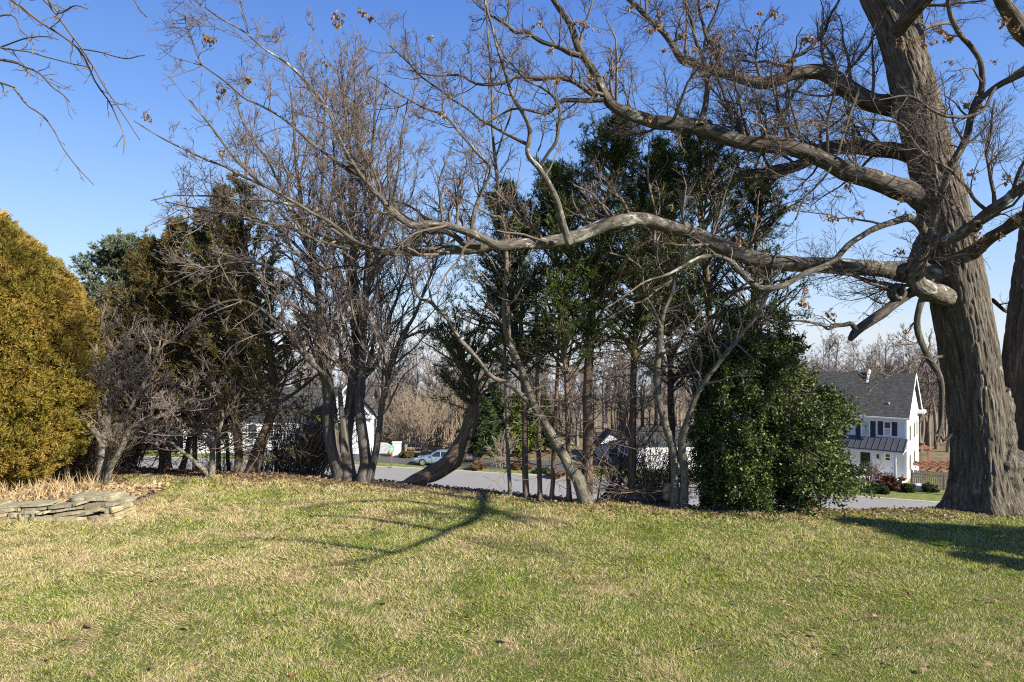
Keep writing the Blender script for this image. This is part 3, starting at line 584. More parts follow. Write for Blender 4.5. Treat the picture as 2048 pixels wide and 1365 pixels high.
# ---- generic multi-stem bare tree from traces
def bare(name, label, cat, base_d, stems, specs, mt, mtw, seed, k=12, jit=.03, group=None, knots=0):
    r = rs(seed); b = W(stems[0][0][0][0], stems[0][0][0][1], base_d); b[2] = zs(b[0], b[1]); t = thing(name, label, cat, b, group)
    for si, st in enumerate(stems):
        pts, d0, d1 = st[:3]; P, R = trace(pts, d0, d1, 40, jit, r); R = R*.78
        mb = MB(); tubes(mb, P, R, k, cap=True, wob=.16, rng=r); so_ = mb.build('trunk' if si == 0 or pts[0][1] > 900 else 'branch', M[mt], t)
        mb = MB(); sp = [dict(s) for s in specs]
        if len(st) > 3: 
            for kk, vv in st[3].items(): sp[0][kk] = vv
        sub(r, P, R, sp, mb); mb.build('twigs', M[mtw], so_)
    return t
MAP = [dict(dens=5.4, t0=.22, lr=.45, lmax=2.3, ang=(42, 12), rr=.5, rcap=.03, n=10, wob=.13, up=.22, rmin=.0075),
       dict(dens=7.0, t0=.15, lr=.45, lmax=1.0, ang=(40, 12), rr=.5, rcap=.012, n=6, wob=.14, up=.14, rmin=.0055),
       dict(dens=11, t0=.15, lr=.55, lmax=.55, ang=(38, 12), rr=.6, n=4, wob=.13, up=.12, rmin=.0042),
       dict(dens=4.5, t0=.2, lr=.6, lmax=.22, lmin=.08, ang=(38, 12), rr=.7, n=3, wob=.12, up=.1, rmin=.0034)]
dm = DG(958)
bare('maple_tree', 'grey bare maple with two thick stems and pale drooping branches reaching left', 'tree', dm, [
  ([(683,966,66),(682,950,48),(672,915,42),(664,876,38),(660,830,35),(658,788,33),(650,740,30),(646,700,26),(641,640,22),(639,594,20),(632,540,18),(622,500,16),(610,470,14),(602,400,11),(592,320,9),(588,250,7),(580,170,4)], dm, dm-.3),
  ([(700,966,44),(696,940,34),(692,900,30),(694,861,29),(700,815,30),(705,773,30),(712,720,27),(712,692,25),(713,640,22),(712,594,20),(708,550,17),(706,500,15),(703,399,13),(698,300,10),(690,200,7),(680,120,4)], dm-.1, dm+.3),
  ([(689,905,22),(687,876,18),(684,830,14),(681,790,12),(680,776,10)], dm-.35, dm-.3, dict(dens=.4)),
  ([(664,790,18),(659,765,16),(645,745,14),(625,726,13),(600,700,12),(581,672,11),(560,650,9),(547,638,8),(520,615,7),(480,600,6),(430,610,5),(380,640,3)], dm-.1, dm-1.4, dict(dens=5., up=-.05, lmax=1.8)),
  ([(640,610,10),(600,570,8),(560,540,7),(500,525,6),(440,530,5),(380,550,4),(320,580,3)], dm-.2, dm-1.2, dict(dens=5., up=-.05, lmax=1.5)),
  ([(640,560,9),(610,510,8),(570,470,7),(520,440,6),(460,420,5),(400,430,4),(330,450,3)], dm-.2, dm-1., dict(dens=5., up=0, lmax=1.6)),
  ([(610,470,8),(575,400,7),(540,330,6),(500,270,5),(470,200,4)], dm, dm+.3),
  ([(625,500,9),(640,420,8),(645,340,7),(650,250,6),(655,160,4)], dm-.2, dm-.4),
 ], MAP, 'maple', 'mtwig', 31, 14)
bare('maple_tree', 'darker bare maple with three slim upright stems just left of the leaning cedar', 'tree', dm-.2, [
  ([(728,972,50),(728,955,40),(732,930,34),(729,900,30),(721,846,26),(720,800,25),(722,773,26),(723,740,22),(724,700,20),(726,667,20),(730,620,18),(732,570,16),(738,480,13),(742,380,10),(746,290,8),(752,200,5),(755,130,3)], dm-.2, dm),
  ([(737,970,24),(745,935,19),(751,905,18),(757,865,16),(760,832,15),(768,790,15),(774,765,14),(780,735,12),(790,705,11),(800,682,10),(815,655,9),(830,628,8),(845,590,7),(862,550,6),(880,500,5),(890,440,3)], dm-.25, dm-.6),
  ([(720,780,14),(724,762,13),(735,748,12),(746,738,12),(758,715,11),(763,695,10),(775,655,9),(785,620,8),(800,580,7),(815,540,6),(830,480,5),(840,420,3)], dm-.1, dm+.4),
  ([(724,690,10),(720,640,10),(700,580,9),(690,520,8),(680,440,7),(670,360,6),(665,280,4)], dm, dm+.5),
  ([(735,560,10),(760,500,9),(780,430,8),(795,350,7),(805,270,5),(815,200,3)], dm, dm+.2),
  ([(742,400,8),(725,330,7),(715,260,6),(710,180,4),(705,110,3)], dm, dm+.2),
  ([(800,682,7),(835,665,6),(870,660,5),(905,665,3)], dm-.5, dm-.8),
 ], MAP, 'maple', 'mtwig', 32, 12)
SL = [dict(dens=4.2, t0=.35, lr=.33, lmax=1.3, ang=(52, 14), rr=.5, rcap=.018, n=8, wob=.2, up=.12, rmin=.006),
      dict(dens=5, t0=.15, lr=.5, lmax=.6, ang=(45, 12), rr=.5, rcap=.008, n=5, wob=.18, up=.08, rmin=.0042),
      dict(dens=6.5, t0=.15, lr=.6, lmax=.3, ang=(42, 12), rr=.6, n=4, wob=.16, up=.08, rmin=.0032)]
d2 = DG(1004)
bare('slender_tree', 'slim bare tree leaning left from the foot of the thick dark trunk, forked low', 'tree', d2, [
  ([(1174,1012,46),(1168,995,38),(1155,958,33),(1137,931,28),(1124,905,25),(1110,883,24),(1089,846,22),(1067,810,20),(1055,775,18),(1045,740,17),(1030,711,16),(1016,680,15),(1010,662,15),(1008,594,14),(1012,560,12),(1013,521,12),(1008,480,11),(1006,438,10),(998,400,8),(996,379,8),(990,320,8),(985,240,7),(983,150,6),(975,60,5),(970,-40,3)], d2, d2-.1),
  ([(1065,805,14),(1050,797,14),(1031,780,13),(1010,765,12),(986,755,12),(960,725,11),(937,697,11),(920,680,10),(908,662,10),(895,640,9),(878,623,9),(860,605,9),(840,599,8),(828,575,8),(825,530,7),(815,515,6),(805,500,5),(790,470,3)], d2, d2-.5),
  ([(1006,448,8),(1000,435,7),(985,432,6),(960,420,5),(930,400,4),(890,390,3)], d2-.1, d2-.4),
  ([(1020,690,7),(1018,640,6),(1012,600,5)], d2-.12, d2-.1),
  ([(1003,590,6),(985,570,5),(960,545,4),(925,530,3)], d2-.1, d2-.5),
  ([(990,320,6),(1010,260,5),(1030,200,4),(1040,120,3)], d2-.1, d2-.3),
 ], SL, 'pale', 'mtwig', 33, 12)
d3 = DG(1012)
bare('slender_tree', 'pale forked tree with two stems rising in front of the holly', 'tree', d3, [
  ([(1349,1022,30),(1349,1004,24),(1350,960,21),(1350,920,21),(1344,895,20),(1337,870,20),(1328,835,19),(1320,802,18),(1316,775,17),(1313,745,16),(1316,715,16),(1320,684,16),(1322,651,15),(1330,620,11),(1345,590,10),(1348,560,9),(1350,540,9),(1335,520,8),(1313,506,8),(1308,472,8),(1312,430,7),(1302,390,6),(1295,340,5),(1300,280,3)], d3, d3-.2),
  ([(1366,1022,32),(1368,1004,26),(1368,960,22),(1366,920,21),(1364,885,20),(1367,866,20),(1373,850,17),(1381,829,16),(1386,810,14),(1394,789,14),(1404,770,13),(1418,752,12),(1435,730,12),(1452,708,12),(1468,688,11),(1482,671,11),(1500,650,10),(1516,627,10),(1529,600,9),(1540,570,7),(1545,530,5),(1560,490,3)], d3, d3-.5),
  ([(1322,655,9),(1312,630,8),(1302,610,8),(1293,594,7),(1287,570,7),(1284,545,7),(1275,530,6),(1250,515,5),(1220,505,3)], d3-.15, d3-.4),
  ([(1392,792,8),(1398,770,7),(1400,740,7),(1402,710,6),(1398,690,4)], d3-.1, d3-.2),
  ([(1350,540,7),(1385,520,7),(1410,500,7),(1425,470,6),(1440,430,6),(1450,390,5),(1470,330,4)], d3-.2, d3-.3),
  ([(1342,562,6),(1315,580,5),(1290,600,5),(1260,610,4),(1215,640,3)], d3-.2, d3-.6),
 ], SL, 'pale', 'mtwig', 34, 12)
# slim straight poles between the lawn and the road
POLES = [((1020,989,11),(1011,780,8),(1008,600,4), 'pale', 'thin pale pole trunk, leftmost of the straight trunks by the road'),
         ((1052,992,14),(1048,780,11),(1040,520,7), 'cedar', 'thin dark trunk with a low fork, second of the straight trunks from the left'),
         ((1080,995,14),(1076,780,11),(1072,560,6), 'cedar', 'reddish thin straight trunk, third of the straight trunks from the left'),
         ((1104,995,12),(1113,780,9),(1120,560,5), 'cedar', 'thin trunk leaning slightly right, fourth of the straight trunks from the left')]
DEADB = [dict(dens=3.4, t0=.3, lr=.2, lmax=.8, ang=(75, 12), rr=.35, rcap=.009, n=6, wob=.14, up=.0, rmin=.005), dict(dens=5, t0=.15, lr=.5, lmax=.35, ang=(45, 12), rr=.6, n=4, wob=.16, up=.0, rmin=.0035)]
for i, (a, b, c, mt, lab) in enumerate(POLES):
    d = DG(a[1]+2)
    bare('pole_tree', lab, 'tree', d, [([(a[0], a[1]+8, a[2]*1.5), (a[0], a[1]-10, a[2]), (a[0]*.5+b[0]*.5, 890, a[2]*.5+b[2]*.5), b, (b[0]*.5+c[0]*.5, 690, b[2]*.8), c], d, d)], DEADB, mt, 'mtwig', 60+i, 8, .02)

# ---- dogwoods
DOG = [dict(dens=7.5, t0=.22, lr=.55, lmax=1.25, ang=(50, 12), rr=.45, rcap=.013, n=8, wob=.16, up=.12, rmin=.006),
       dict(dens=12, t0=.15, lr=.5, lmax=.6, ang=(48, 12), rr=.5, rcap=.007, n=5, wob=.15, up=.14, rmin=.0045),
       dict(dens=18, t0=.2, lr=.55, lmax=.28, ang=(45, 12), rr=.6, n=4, wob=.15, up=.25, rmin=.0036),
       dict(dens=11, t0=.3, lr=.6, lmax=.09, lmin=.035, ang=(40, 12), rr=.9, n=3, wob=.1, up=.4, rmin=.0045)]
dd = DG(978)
bare('dogwood_tree', 'low spreading bare dogwood standing behind the right end of the stone wall', 'tree', dd, [
  ([(203,990,34),(203,975,27),(203,950,24),(204,925,24),(206,900,26),(208,882,24),(210,865,17),(213,852,15),(210,810,13),(206,770,12),(203,740,11),(195,728,10),(192,700,8),(200,660,6),(205,620,4)], dd, dd),
  ([(212,978,20),(214,960,17),(222,935,17),(236,908,17),(246,885,16),(256,862,14),(268,852,12),(287,846,11),(310,838,10),(339,826,9),(360,815,8),(380,800,7),(410,800,5),(430,790,4)], dd-.1, dd-.8),
  ([(205,890,18),(196,872,16),(188,862,15),(175,850,11),(159,834,8),(140,825,6),(120,830,4)], dd, dd-.5),
  ([(212,885,18),(221,862,16),(234,850,13),(246,841,12),(262,815,10),(282,780,9),(295,750,8),(310,720,7),(318,690,5),(325,650,3)], dd, dd+.4),
  ([(214,855,12),(219,830,11),(224,800,10),(240,775,10),(256,754,9),(278,730,9),(298,708,8),(300,690,5),(285,660,4)], dd, dd+.2),
  ([(204,745,9),(220,715,7),(235,690,6),(260,660,5),(270,630,3)], dd, dd-.3),
  ([(192,705,7),(180,690,5),(165,670,4)], dd, dd-.2),
 ], DOG, 'dog', 'dtwig', 41, 12)
de_ = DG(955)
bare('dogwood_tree', 'small bare dogwood with a low sideways left stem in front of the dark cedar trunks', 'tree', de_, [
  ([(423,962,24),(423,948,17),(424,925,14),(426,905,13),(430,890,11),(437,870,9),(443,845,8),(444,820,7),(438,790,6),(430,765,5),(415,730,4),(400,700,3)], de_, de_-.2),
  ([(420,955,16),(410,943,12),(395,930,11),(380,915,10),(362,900,9),(348,888,8),(340,875,7),(335,850,6),(325,830,5),(310,810,4)], de_, de_-.4),
  ([(426,908,10),(418,890,9),(405,872,8),(395,862,7),(385,848,6),(375,830,5),(365,800,4)], de_, de_+.2),
  ([(348,888,7),(330,880,6),(310,878,5),(280,875,4),(255,880,3)], de_-.3, de_-.5),
 ], DOG, 'dog', 'dtwig', 42, 10)

# ---- twigs of a neighbouring tree hanging into the top left corner
on = thing('overhanging_tree', 'bare tree whose thin drooping twigs hang into the top left corner of the sky', 'tree', (-7.6, 6.2, 0))
rng = rs(43)
mb = MB(); P = np.array([[-7.6, 6.2, -.1], [-7.65, 6.2, 2], [-7.5, 6.1, 4], [-7.2, 6, 6], [-7.0, 5.9, 8]]); a = np.column_stack([P, [.22, .17, .14, .10, .05]]); P_, R_ = resample(a, 40); tubes(mb, P_[None], R_[None], 16, wob=.15, rng=rng); mb.build('trunk', M['maple'], on)
OV = [[(-520,-60,12),(-300,-80,9),(-100,-60,7),(20,0,5),(75,40,4.5),(130,75,4),(165,110,3.6),(190,165,3.2),(220,205,3),(235,235,2.6),(250,270,2.2),(248,310,1.8)],
      [(-300,-80,7),(-100,-90,6),(70,-10,4.5),(110,25,4),(135,60,3.6),(160,95,3.3),(190,140,3),(220,190,2.6),(255,240,2.2),(280,280,1.8)],
      [(-420,60,9),(-200,90,7),(0,118,5.5),(50,135,4),(80,148,3.4),(105,175,2.8),(125,190,2.4),(140,206,1.8)],
      [(-420,100,8),(-200,130,6),(0,165,4.5),(35,185,3.6),(55,210,3.2),(85,230,2.8),(110,265,2.5),(125,295,2.2),(150,330,2),(186,368,1.5)],
      [(-300,40,6),(-100,60,5),(0,95,3.4),(60,103,3),(100,115,2.6),(150,130,2.4),(180,135,1.8)],
      [(60,0,3),(95,0,2.8),(120,25,2.6),(150,12,2.3),(175,20,1.8)], [(250,-30,3),(270,0,2.6),(280,20,2.2),(293,35,1.6)], [(160,98,2.8),(200,105,2.6),(250,117,2.2),(290,114,1.6)],
      [(-200,20,5),(-60,40,4),(20,30,3),(40,60,2.6),(60,80,2.2),(65,110,1.6)], [(0,95,3),(50,78,2.6),(90,72,2),(120,80,1.6)]]
for pts in OV:
    P, R = trace(pts, 5.2, 4.7, 40, .02, rng); mb = MB(); tubes(mb, P, R*1.1, 5); ch = sub(rng, P, R, [dict(dens=5., t0=.3, lr=.12, lmax=.3, lmin=.03, ang=(50, 15), rr=.7, n=5, wob=.25, up=-.05, rmin=.0026), dict(dens=9, t0=.3, lr=.4, lmax=.08, lmin=.02, ang=(45, 10), rr=.8, n=3, wob=.2, up=0, rmin=.0024)], mb, (4, 3)); mb.build('branch', M['twig'], on)

# ------------------------------------------------ evergreens
def conifer(name, label, base, base_d, trunk, prof, h0, Rm, fol, seed, nb=130, blade=(.075, .0125), el=(35, 12), per=11, tw=6, k=3, spread=.65, drop=.0, trunkmat='cedar', group=None, dead=0, shape='diamond', az_bias=None, tlen=.5, parts=True):
    r = rs(seed); b = W(base[0], base[1], base_d); b[2] = zs(b[0], b[1]); t = thing(name, label, 'tree', b, group)
    a = np.array([np.append(W(p[0], p[1], base_d+(p[3] if len(p) > 3 else 0)), p[2]*.85/2/F*base_d) for p in trunk]); a[0, 2] -= .06
    P, R = resample(a, 50, .02, r); mb = MB(); tubes(mb, P[None], R[None], 16, wob=.2, rng=r); mb.build('trunk', M[trunkmat], t)
    hz = P[:, 2]; top, bot = hz[-1], hz[0]
    h = h0+(1-h0)*r.rand(nb)**.9; i = np.clip(np.searchsorted((hz-bot)/(top-bot), h), 0, len(P)-1)
    st = P[i]; az = r.rand(nb)*2*np.pi; pr = np.interp(h, [q[0] for q in prof], [q[1] for q in prof])
    ln = Rm*pr*r.uniform(.55, 1.12, nb)*(1+.35*(vnoise(np.stack([np.cos(az)*1.7, np.sin(az)*1.7, h*6+seed], -1))-.5)*2)
    keep = r.rand(nb) > drop*(vnoise(np.stack([np.cos(az)*1.2+seed, np.sin(az)*1.2, h*7], -1)) > .5); st, az, ln, h = st[keep], az[keep], ln[keep], h[keep]; nb = len(h)
    e = np.radians(r.normal(el[0], el[1], nb)+(h-.5)*25); D = np.stack([np.cos(az)*np.cos(e), np.sin(az)*np.cos(e), np.sin(e)], -1)
    n = 8; Q = np.empty((nb, n, 3)); Q[:, 0] = st; d = D
    for q in range(1, n): d = norm(d+r.normal(size=(nb, 3))*.12+np.array([0, 0, .03])); Q[:, q] = Q[:, q-1]+d*(ln/(n-1))[:, None]
    RR = (np.minimum(.012+ln*.012, .035))[:, None]*np.linspace(1, .2, n)[None]
    mb = MB(); tubes(mb, Q, RR, 4)
    T1, R1 = children(r, Q, RR, cnt=tw, t0=.25, t1=1., lr=tlen, lmax=.8, lmin=.12, ang=(42, 12), rr=.5, n=5, wob=.15, up=.08, rmin=.003, shape=.5); tubes(mb, T1, R1, 3)
    if dead:
        nd = dead; hh = r.uniform(.08, h0+.15, nd); ii = np.clip(np.searchsorted((hz-bot)/(top-bot), hh), 0, len(P)-1); az = r.rand(nd)*6.28
        d = np.stack([np.cos(az), np.sin(az), r.normal(size=nd)*.2], -1); X = np.empty((nd, 6, 3)); X[:, 0] = P[ii]
        for q in range(1, 6): d = norm(d+r.normal(size=(nd, 3))*.18); X[:, q] = X[:, q-1]+d*.18*Rm*r.uniform(.4, 1.3, nd)[:, None]
        XR = np.full((nd, 1), .009)*np.linspace(1, .5, 6)[None]; tubes(mb, X, XR, 3); X2, XR2 = children(r, X, XR, cnt=6, lr=.4, lmax=.4, n=4, rmin=.0035, wob=.2); tubes(mb, X2, XR2, 3)
    mb.build('branches', M['brush'], t)
    mb = MB(); mb.smooth = False
    pt, di = along(r, T1, R1, per, .1); pt2, di2 = along(r, Q, RR, per, .45); pt = np.concatenate([pt, pt2]); di = np.concatenate([di, di2])
    pt = pt+r.normal(size=pt.shape)*.018; pt = np.repeat(pt, k, 0); di = np.repeat(di, k, 0)
    leafset(mb, r, pt, di, blade[0], blade[1], spread, shape); mb.build('foliage', M[fol], t)
    return t
CED = [(0, .75), (.25, 1), (.55, .85), (.8, .5), (.95, .22), (1, .1)]
LOOSE = [(0, .5), (.3, .9), (.5, 1), (.7, .85), (.88, .6), (1, .15)]
def dgb(y): return DG(y)
dt = DG(1004)+.25
conifer('cedar_tree', 'tallest dark evergreen in the middle, thick trunk behind the slim left-leaning tree', (1177, 1004), dt, [(1173,1008,36),(1174,990,28),(1175,900,25),(1176,780,22),(1182,640,19),(1196,500,15),(1218,380,10),(1240,250,3)], LOOSE, .36, 1.35, 'f_cedar', 71, 210, dead=60, drop=.65)
conifer('cedar_tree', 'dark evergreen on a straight trunk left of the brush pile', (1262, 992), DG(992), [(1262,996,24),(1263,980,19),(1265,880,17),(1267,780,16),(1272,640,13),(1290,480,9),(1318,310,3)], LOOSE, .38, 1.35, 'f_cedar', 72, 180, dead=60, drop=.5)
conifer('cedar_tree', 'narrow evergreen behind the second straight trunk, left part of the dark middle group', (1050, 985), DG(990)+.35, [(1052,990,16),(1050,900,14),(1046,780,12),(1030,640,10),(1015,500,7),(1008,395,2)], LOOSE, .38, 1.25, 'f_cedar', 73, 170, dead=36, drop=.55)
conifer('cedar_tree', 'narrow dark evergreen on the fifth straight trunk from the left', (1139, 1000), DG(998), [(1139,1004,18),(1138,985,13),(1136,900,12),(1133,780,11),(1124,640,9),(1108,480,7),(1095,345,2)], LOOSE, .36, 1.2, 'f_cedar', 74, 180, dead=36, drop=.5)
conifer('cedar_tree', 'broad dark evergreen rising behind the holly and the pale forked tree', (1430, 1005), 12.2, [(1428,985,24),(1425,850,22),(1418,640,17),(1405,450,11),(1398,275,3)], LOOSE, .22, 1.75, 'f_cedar', 75, 220, drop=.7)
conifer('cedar_tree', 'shorter evergreen at the right side of the dark group, behind the top of the holly', (1500, 1000), 12.9, [(1500,975,20),(1500,850,18),(1505,640,14),(1512,500,9),(1520,365,3)], LOOSE, .3, 1.45, 'f_cedar', 76, 180, drop=.75)
conifer('cedar_tree', 'wispy evergreen between the two tallest dark trees', (1345, 990), 12.4, [(1345,985,18),(1343,850,16),(1338,640,12),(1334,480,8),(1330,350,3)], LOOSE, .3, 1.35, 'f_cedar', 77, 170, drop=.7)
# the leaning cedar: trunk lies along the ground and bends up
dl = DG(966)
conifer('leaning_cedar', 'cedar with a thick bent trunk lying along the ground before curving up beside the road', (845, 966), dl, [(790,972,4),(812,966,16),(835,958,30),(860,950,40),(888,938,42),(908,918,42),(922,890,40),(934,862,36),(945,830,30),(950,790,20),(940,750,14),(925,715,8),(915,690,3)], [(0, 0), (.35, .5), (.6, .9), (.85, 1.), (1, .7)], .5, 1.2, 'f_cedar', 78, 60, drop=.6, tw=6)
# the left-hand group: olive and bronze cedars
LG = [((506,944),(0),[(500,950,40),(505,938,30),(515,905,27),(528,870,26),(545,820,22),(548,760,18),(535,680,15),(510,580,11),(490,480,8),(478,375,2)],1.65,'f_olive','olive cedar with a thick right-leaning trunk, rightmost of the left cedar group'),
      ((478,945),.0,[(478,950,30),(478,938,21),(475,880,18),(465,760,15),(452,600,11),(440,395,2)],1.45,'f_olive','tall olive cedar on a flared orange-brown trunk in the left group'),
      ((437,943),.25,[(437,946,16),(437,930,12),(434,860,11),(425,720,9),(415,600,7),(405,440,2)],1.35,'f_olive','dark slim cedar directly behind the small dogwood'),
      ((390,940),.3,[(390,944,16),(390,925,12),(388,850,11),(378,720,9),(362,600,7),(352,455,2)],1.45,'f_bronze','bronze-tinged cedar behind the sideways dogwood stem'),
      ((366,938),.7,[(360,944,20),(368,925,14),(378,885,12),(385,800,10),(360,650,8),(330,495,2)],1.35,'f_olive','cedar on a thin curved trunk leaning right, next to the widest dark trunk'),
      ((331,935),.2,[(331,944,44),(331,930,30),(330,880,26),(325,760,19),(312,620,12),(300,500,2)],1.5,'f_bronze','bronze cedar on the widest dark trunk of the left group'),
      ((258,940),.3,[(257,946,16),(257,930,11),(258,850,11),(262,720,9),(270,620,6),(278,540,2)],1.3,'f_bronze','short bronze cedar at the left end of the cedar group'),
      ((458,942),.5,[(458,944,12),(457,930,9),(452,850,9),(455,720,8),(470,600,6),(480,470,2)],1.2,'f_olive','thin trunk cedar between the small dogwood and the flared trunk')]
for i, (b, dz, tr, rm, fo, lab) in enumerate(LG):
    conifer('cedar_tree', lab, b, DG(b[1])+dz, tr, CED, .17, rm, fo, 81+i, 150, blade=(.085, .017), per=10, tw=6, k=3, drop=.5, dead=50)
conifer('blue_conifer', 'blue-green conifer showing behind the left cedar group', (250, 930), 22, [(250,905,14),(250,760,12),(250,620,7),(250,500,2)], LOOSE, .12, 2.1, 'f_blue', 92, 230, blade=(.13, .03), per=12, tw=7, k=5)
conifer('blue_conifer', 'lower blue-green conifer at the far left behind the golden arborvitae', (190, 925), 24, [(195,905,14),(195,760,12),(195,640,7),(192,590,2)], LOOSE, .1, 1.6, 'f_blue', 93, 180, blade=(.13, .03), per=12, tw=7, k=5)
# holly
def holly():
    r = rs(95); bd = DG(1016)+.35; b = W(1438, 1016, bd); b[2] = zs(b[0], b[1]); t = thing('holly_tree', 'broad glossy dark green holly with a drooping skirt, in front of the white house', 'tree', b)
    mb = MB()
    for pts in ([(1438,1024,18),(1438,1000,14),(1445,900,13),(1470,780,11),(1500,680,7),(1510,600,3)], [(1497,1020,14),(1498,990,11),(1505,900,10),(1540,800,8),(1575,700,5)], [(1560,1010,8),(1560,960,8),(1580,880,7),(1610,800,4)]):
        P, R = trace(pts, bd, bd, 24, .03, r); tubes(mb, P, R, 10)
    mb.build('trunk', M['maple'], t)
    # outline of the crown in the photo, filled in depth with layered boughs
    OX = [(1015,1395,1640),(990,1390,1735),(960,1375,1730),(920,1370,1700),(880,1368,1690),(850,1372,1715),(815,1385,1735),(780,1375,1640),(740,1390,1620),(700,1400,1620),(660,1440,1615),(620,1480,1590),(600,1500,1550)]
    ys_ = np.array([o[0] for o in OX])[::-1]; xl = np.array([o[1] for o in OX])[::-1]; xr = np.array([o[2] for o in OX])[::-1]
    nb = 640; py = 610+np.clip(np.round(r.beta(2.3, 1.0, nb)*9)/9+r.normal(size=nb)*.022, 0, 1)*402; L = np.interp(py, ys_, xl); Rr = np.interp(py, ys_, xr)
    u = r.uniform(-1, 1, nb); v = r.uniform(-1, 1, nb); px = (L+Rr)/2+u*(Rr-L)/2*.92; halfd = (Rr-L)/2/F*bd*.85
    tips = np.stack([(px-1024)/F*bd, bd+v*np.sqrt(np.maximum(1-u*u, .1))*halfd, CAMZ-(py-HY)/F*bd], -1)
    tips[:, 1] = np.maximum(tips[:, 1], bd-1.15)
    cx = (1470-1024)/F*bd; axz = tips[:, 2]+.15+r.uniform(0, .5, nb)*(py > 700); st = np.stack([cx+(px-1480)/F*bd*.25, np.full(nb, bd), np.minimum(axz, 3.1)], -1)
    tt = np.linspace(0, 1, 7)[None, :, None]; Q = st[:, None]*(1-tt)+tips[:, None]*tt; Q[..., 2] += (np.sin(tt[..., 0]*np.pi)*.12); Q += r.normal(size=Q.shape)*.02
    gr = np.maximum(zg(Q[..., 0], Q[..., 1])+.04, Q[..., 2]); Q[..., 2] = gr
    RR = np.full((nb, 1), .013)*np.linspace(1, .3, 7)[None]; mb = MB(); tubes(mb, Q, RR, 4)
    T1, R1 = children(r, Q, RR, cnt=6, t0=.55, t1=1, lr=.3, lmax=.42, lmin=.15, ang=(45, 14), rr=.5, n=4, wob=.2, up=.12, rmin=.003); tubes(mb, T1, R1, 3); mb.build('branches', M['brush'], t)
    mb = MB(); mb.smooth = False; pt, di = along(r, T1, R1, 52, .1); pt = pt+r.normal(size=pt.shape)*.04
    keep = vnoise(pt*3.3) > .26; leafset(mb, r, pt[keep], di[keep]+np.array([0, 0, .2]), .047, .028, .9); mb.build('foliage', M['f_holly'], t)
holly()
# golden arborvitae at the left edge
def thuja():
    r = rs(96); d = 11.6; cx = W(-40, 900, d)[0]; t = thing('golden_arborvitae', 'large egg-shaped golden orange arborvitae at the left edge behind the stone wall', 'tree', (cx, d, 0))
    mb = MB(); P = np.array([[cx, d, -.1], [cx+.03, d, 2], [cx, d+.02, 4.4]]); P_, R_ = resample(np.column_stack([P, [.16, .11, .03]]), 20); tubes(mb, P_[None], R_[None], 12, wob=.1, rng=r); mb.build('trunk', M['cedar'], t)
    py = np.array([420, 433, 460, 490, 560, 620, 680, 740, 790, 850, 900, 950, 985, 1000]); rad = np.array([6, 45, 82, 118, 180, 205, 222, 235, 240, 225, 200, 150, 110, 90])*.91/F*d
    zz = CAMZ-(py-HY)/F*d
    def shell(K, f, fan, ln, wd, mb):
        z = r.uniform(zz[-1], zz[0], K); R0 = np.interp(-z, -zz, rad); az = r.rand(K)*2*np.pi
        keep = r.rand(K) < (R0/rad.max())*.9+.12; z, R0, az = z[keep], R0[keep], az[keep]; K = len(z)
        q = np.stack([np.cos(az)*R0*1.0, np.sin(az)*R0, z*.8], -1)
        bump_ = (fbm(q*2.0+3, 3)-.5)*.34+(vnoise(q*8)-.5)*.34
        rr_ = (R0*(1+bump_)-.10)*f*(1-.12*r.rand(K)**2)
        p = np.stack([cx+np.cos(az)*rr_, d+np.sin(az)*rr_, z], -1)
        o_ = np.stack([np.cos(az), np.sin(az), .75+r.normal(size=K)*.3], -1)
        tilt = norm(o_+r.normal(size=(K, 3))*.35); sd = norm(np.cross(tilt, r.normal(size=(K, 3))))
        for a in np.linspace(-.8, .8, fan):
            leafset(mb, r, p+tilt*.03*(1-abs(a)), tilt*np.cos(a)+sd*np.sin(a), ln, wd, .16)
    mb = MB(); mb.smooth = False; shell(85000, 1., 4, .066, .016, mb); shell(16000, .88, 3, .12, .045, mb); shell(9000, .7, 3, .2, .09, mb)
    mb.build('foliage', M['f_gold'], t)
    mb = MB(); K = 700; az = r.rand(K)*6.28; z = r.uniform(.2, 4.2, K); R0 = np.interp(-z, -zz, rad)*.85; n = 5; tt = np.linspace(0, 1, n)[None, :, None]
    a0 = np.stack([np.full(K, cx), np.full(K, d), np.maximum(z-.6, .1)], -1)[:, None]; a1 = np.stack([cx+np.cos(az)*R0, d+np.sin(az)*R0, z+.1], -1)[:, None]; tubes(mb, a0*(1-tt)+a1*tt+r.normal(size=(K, n, 3))*.02, np.full((K, 1), .01)*np.linspace(1, .4, n)[None], 3); mb.build('branches', M['brush'], t)
thuja()

# two evergreens standing outside the right edge, whose shade falls on the right of the lawn
for (x_, y_, h_, R_, lab, sd) in ((10.2, 6.5, 3.3, 1.25, 'round evergreen outside the right edge of the lawn, the taller of two', 98), (8.7, 6.15, 2.0, .55, 'low evergreen outside the right edge of the lawn, the smaller of two', 99)):
    px_ = 1024+F*x_/y_; zp = lambda z: HY-(z-CAMZ)*F/y_
    conifer('evergreen_shrub', lab, (px_, zp(0)), y_, [(px_, zp(0), 40), (px_, zp(h_*.5), 30), (px_, zp(h_), 6)], CED, .06, R_, 'f_dark', sd, 130, blade=(.11, .03), k=5)
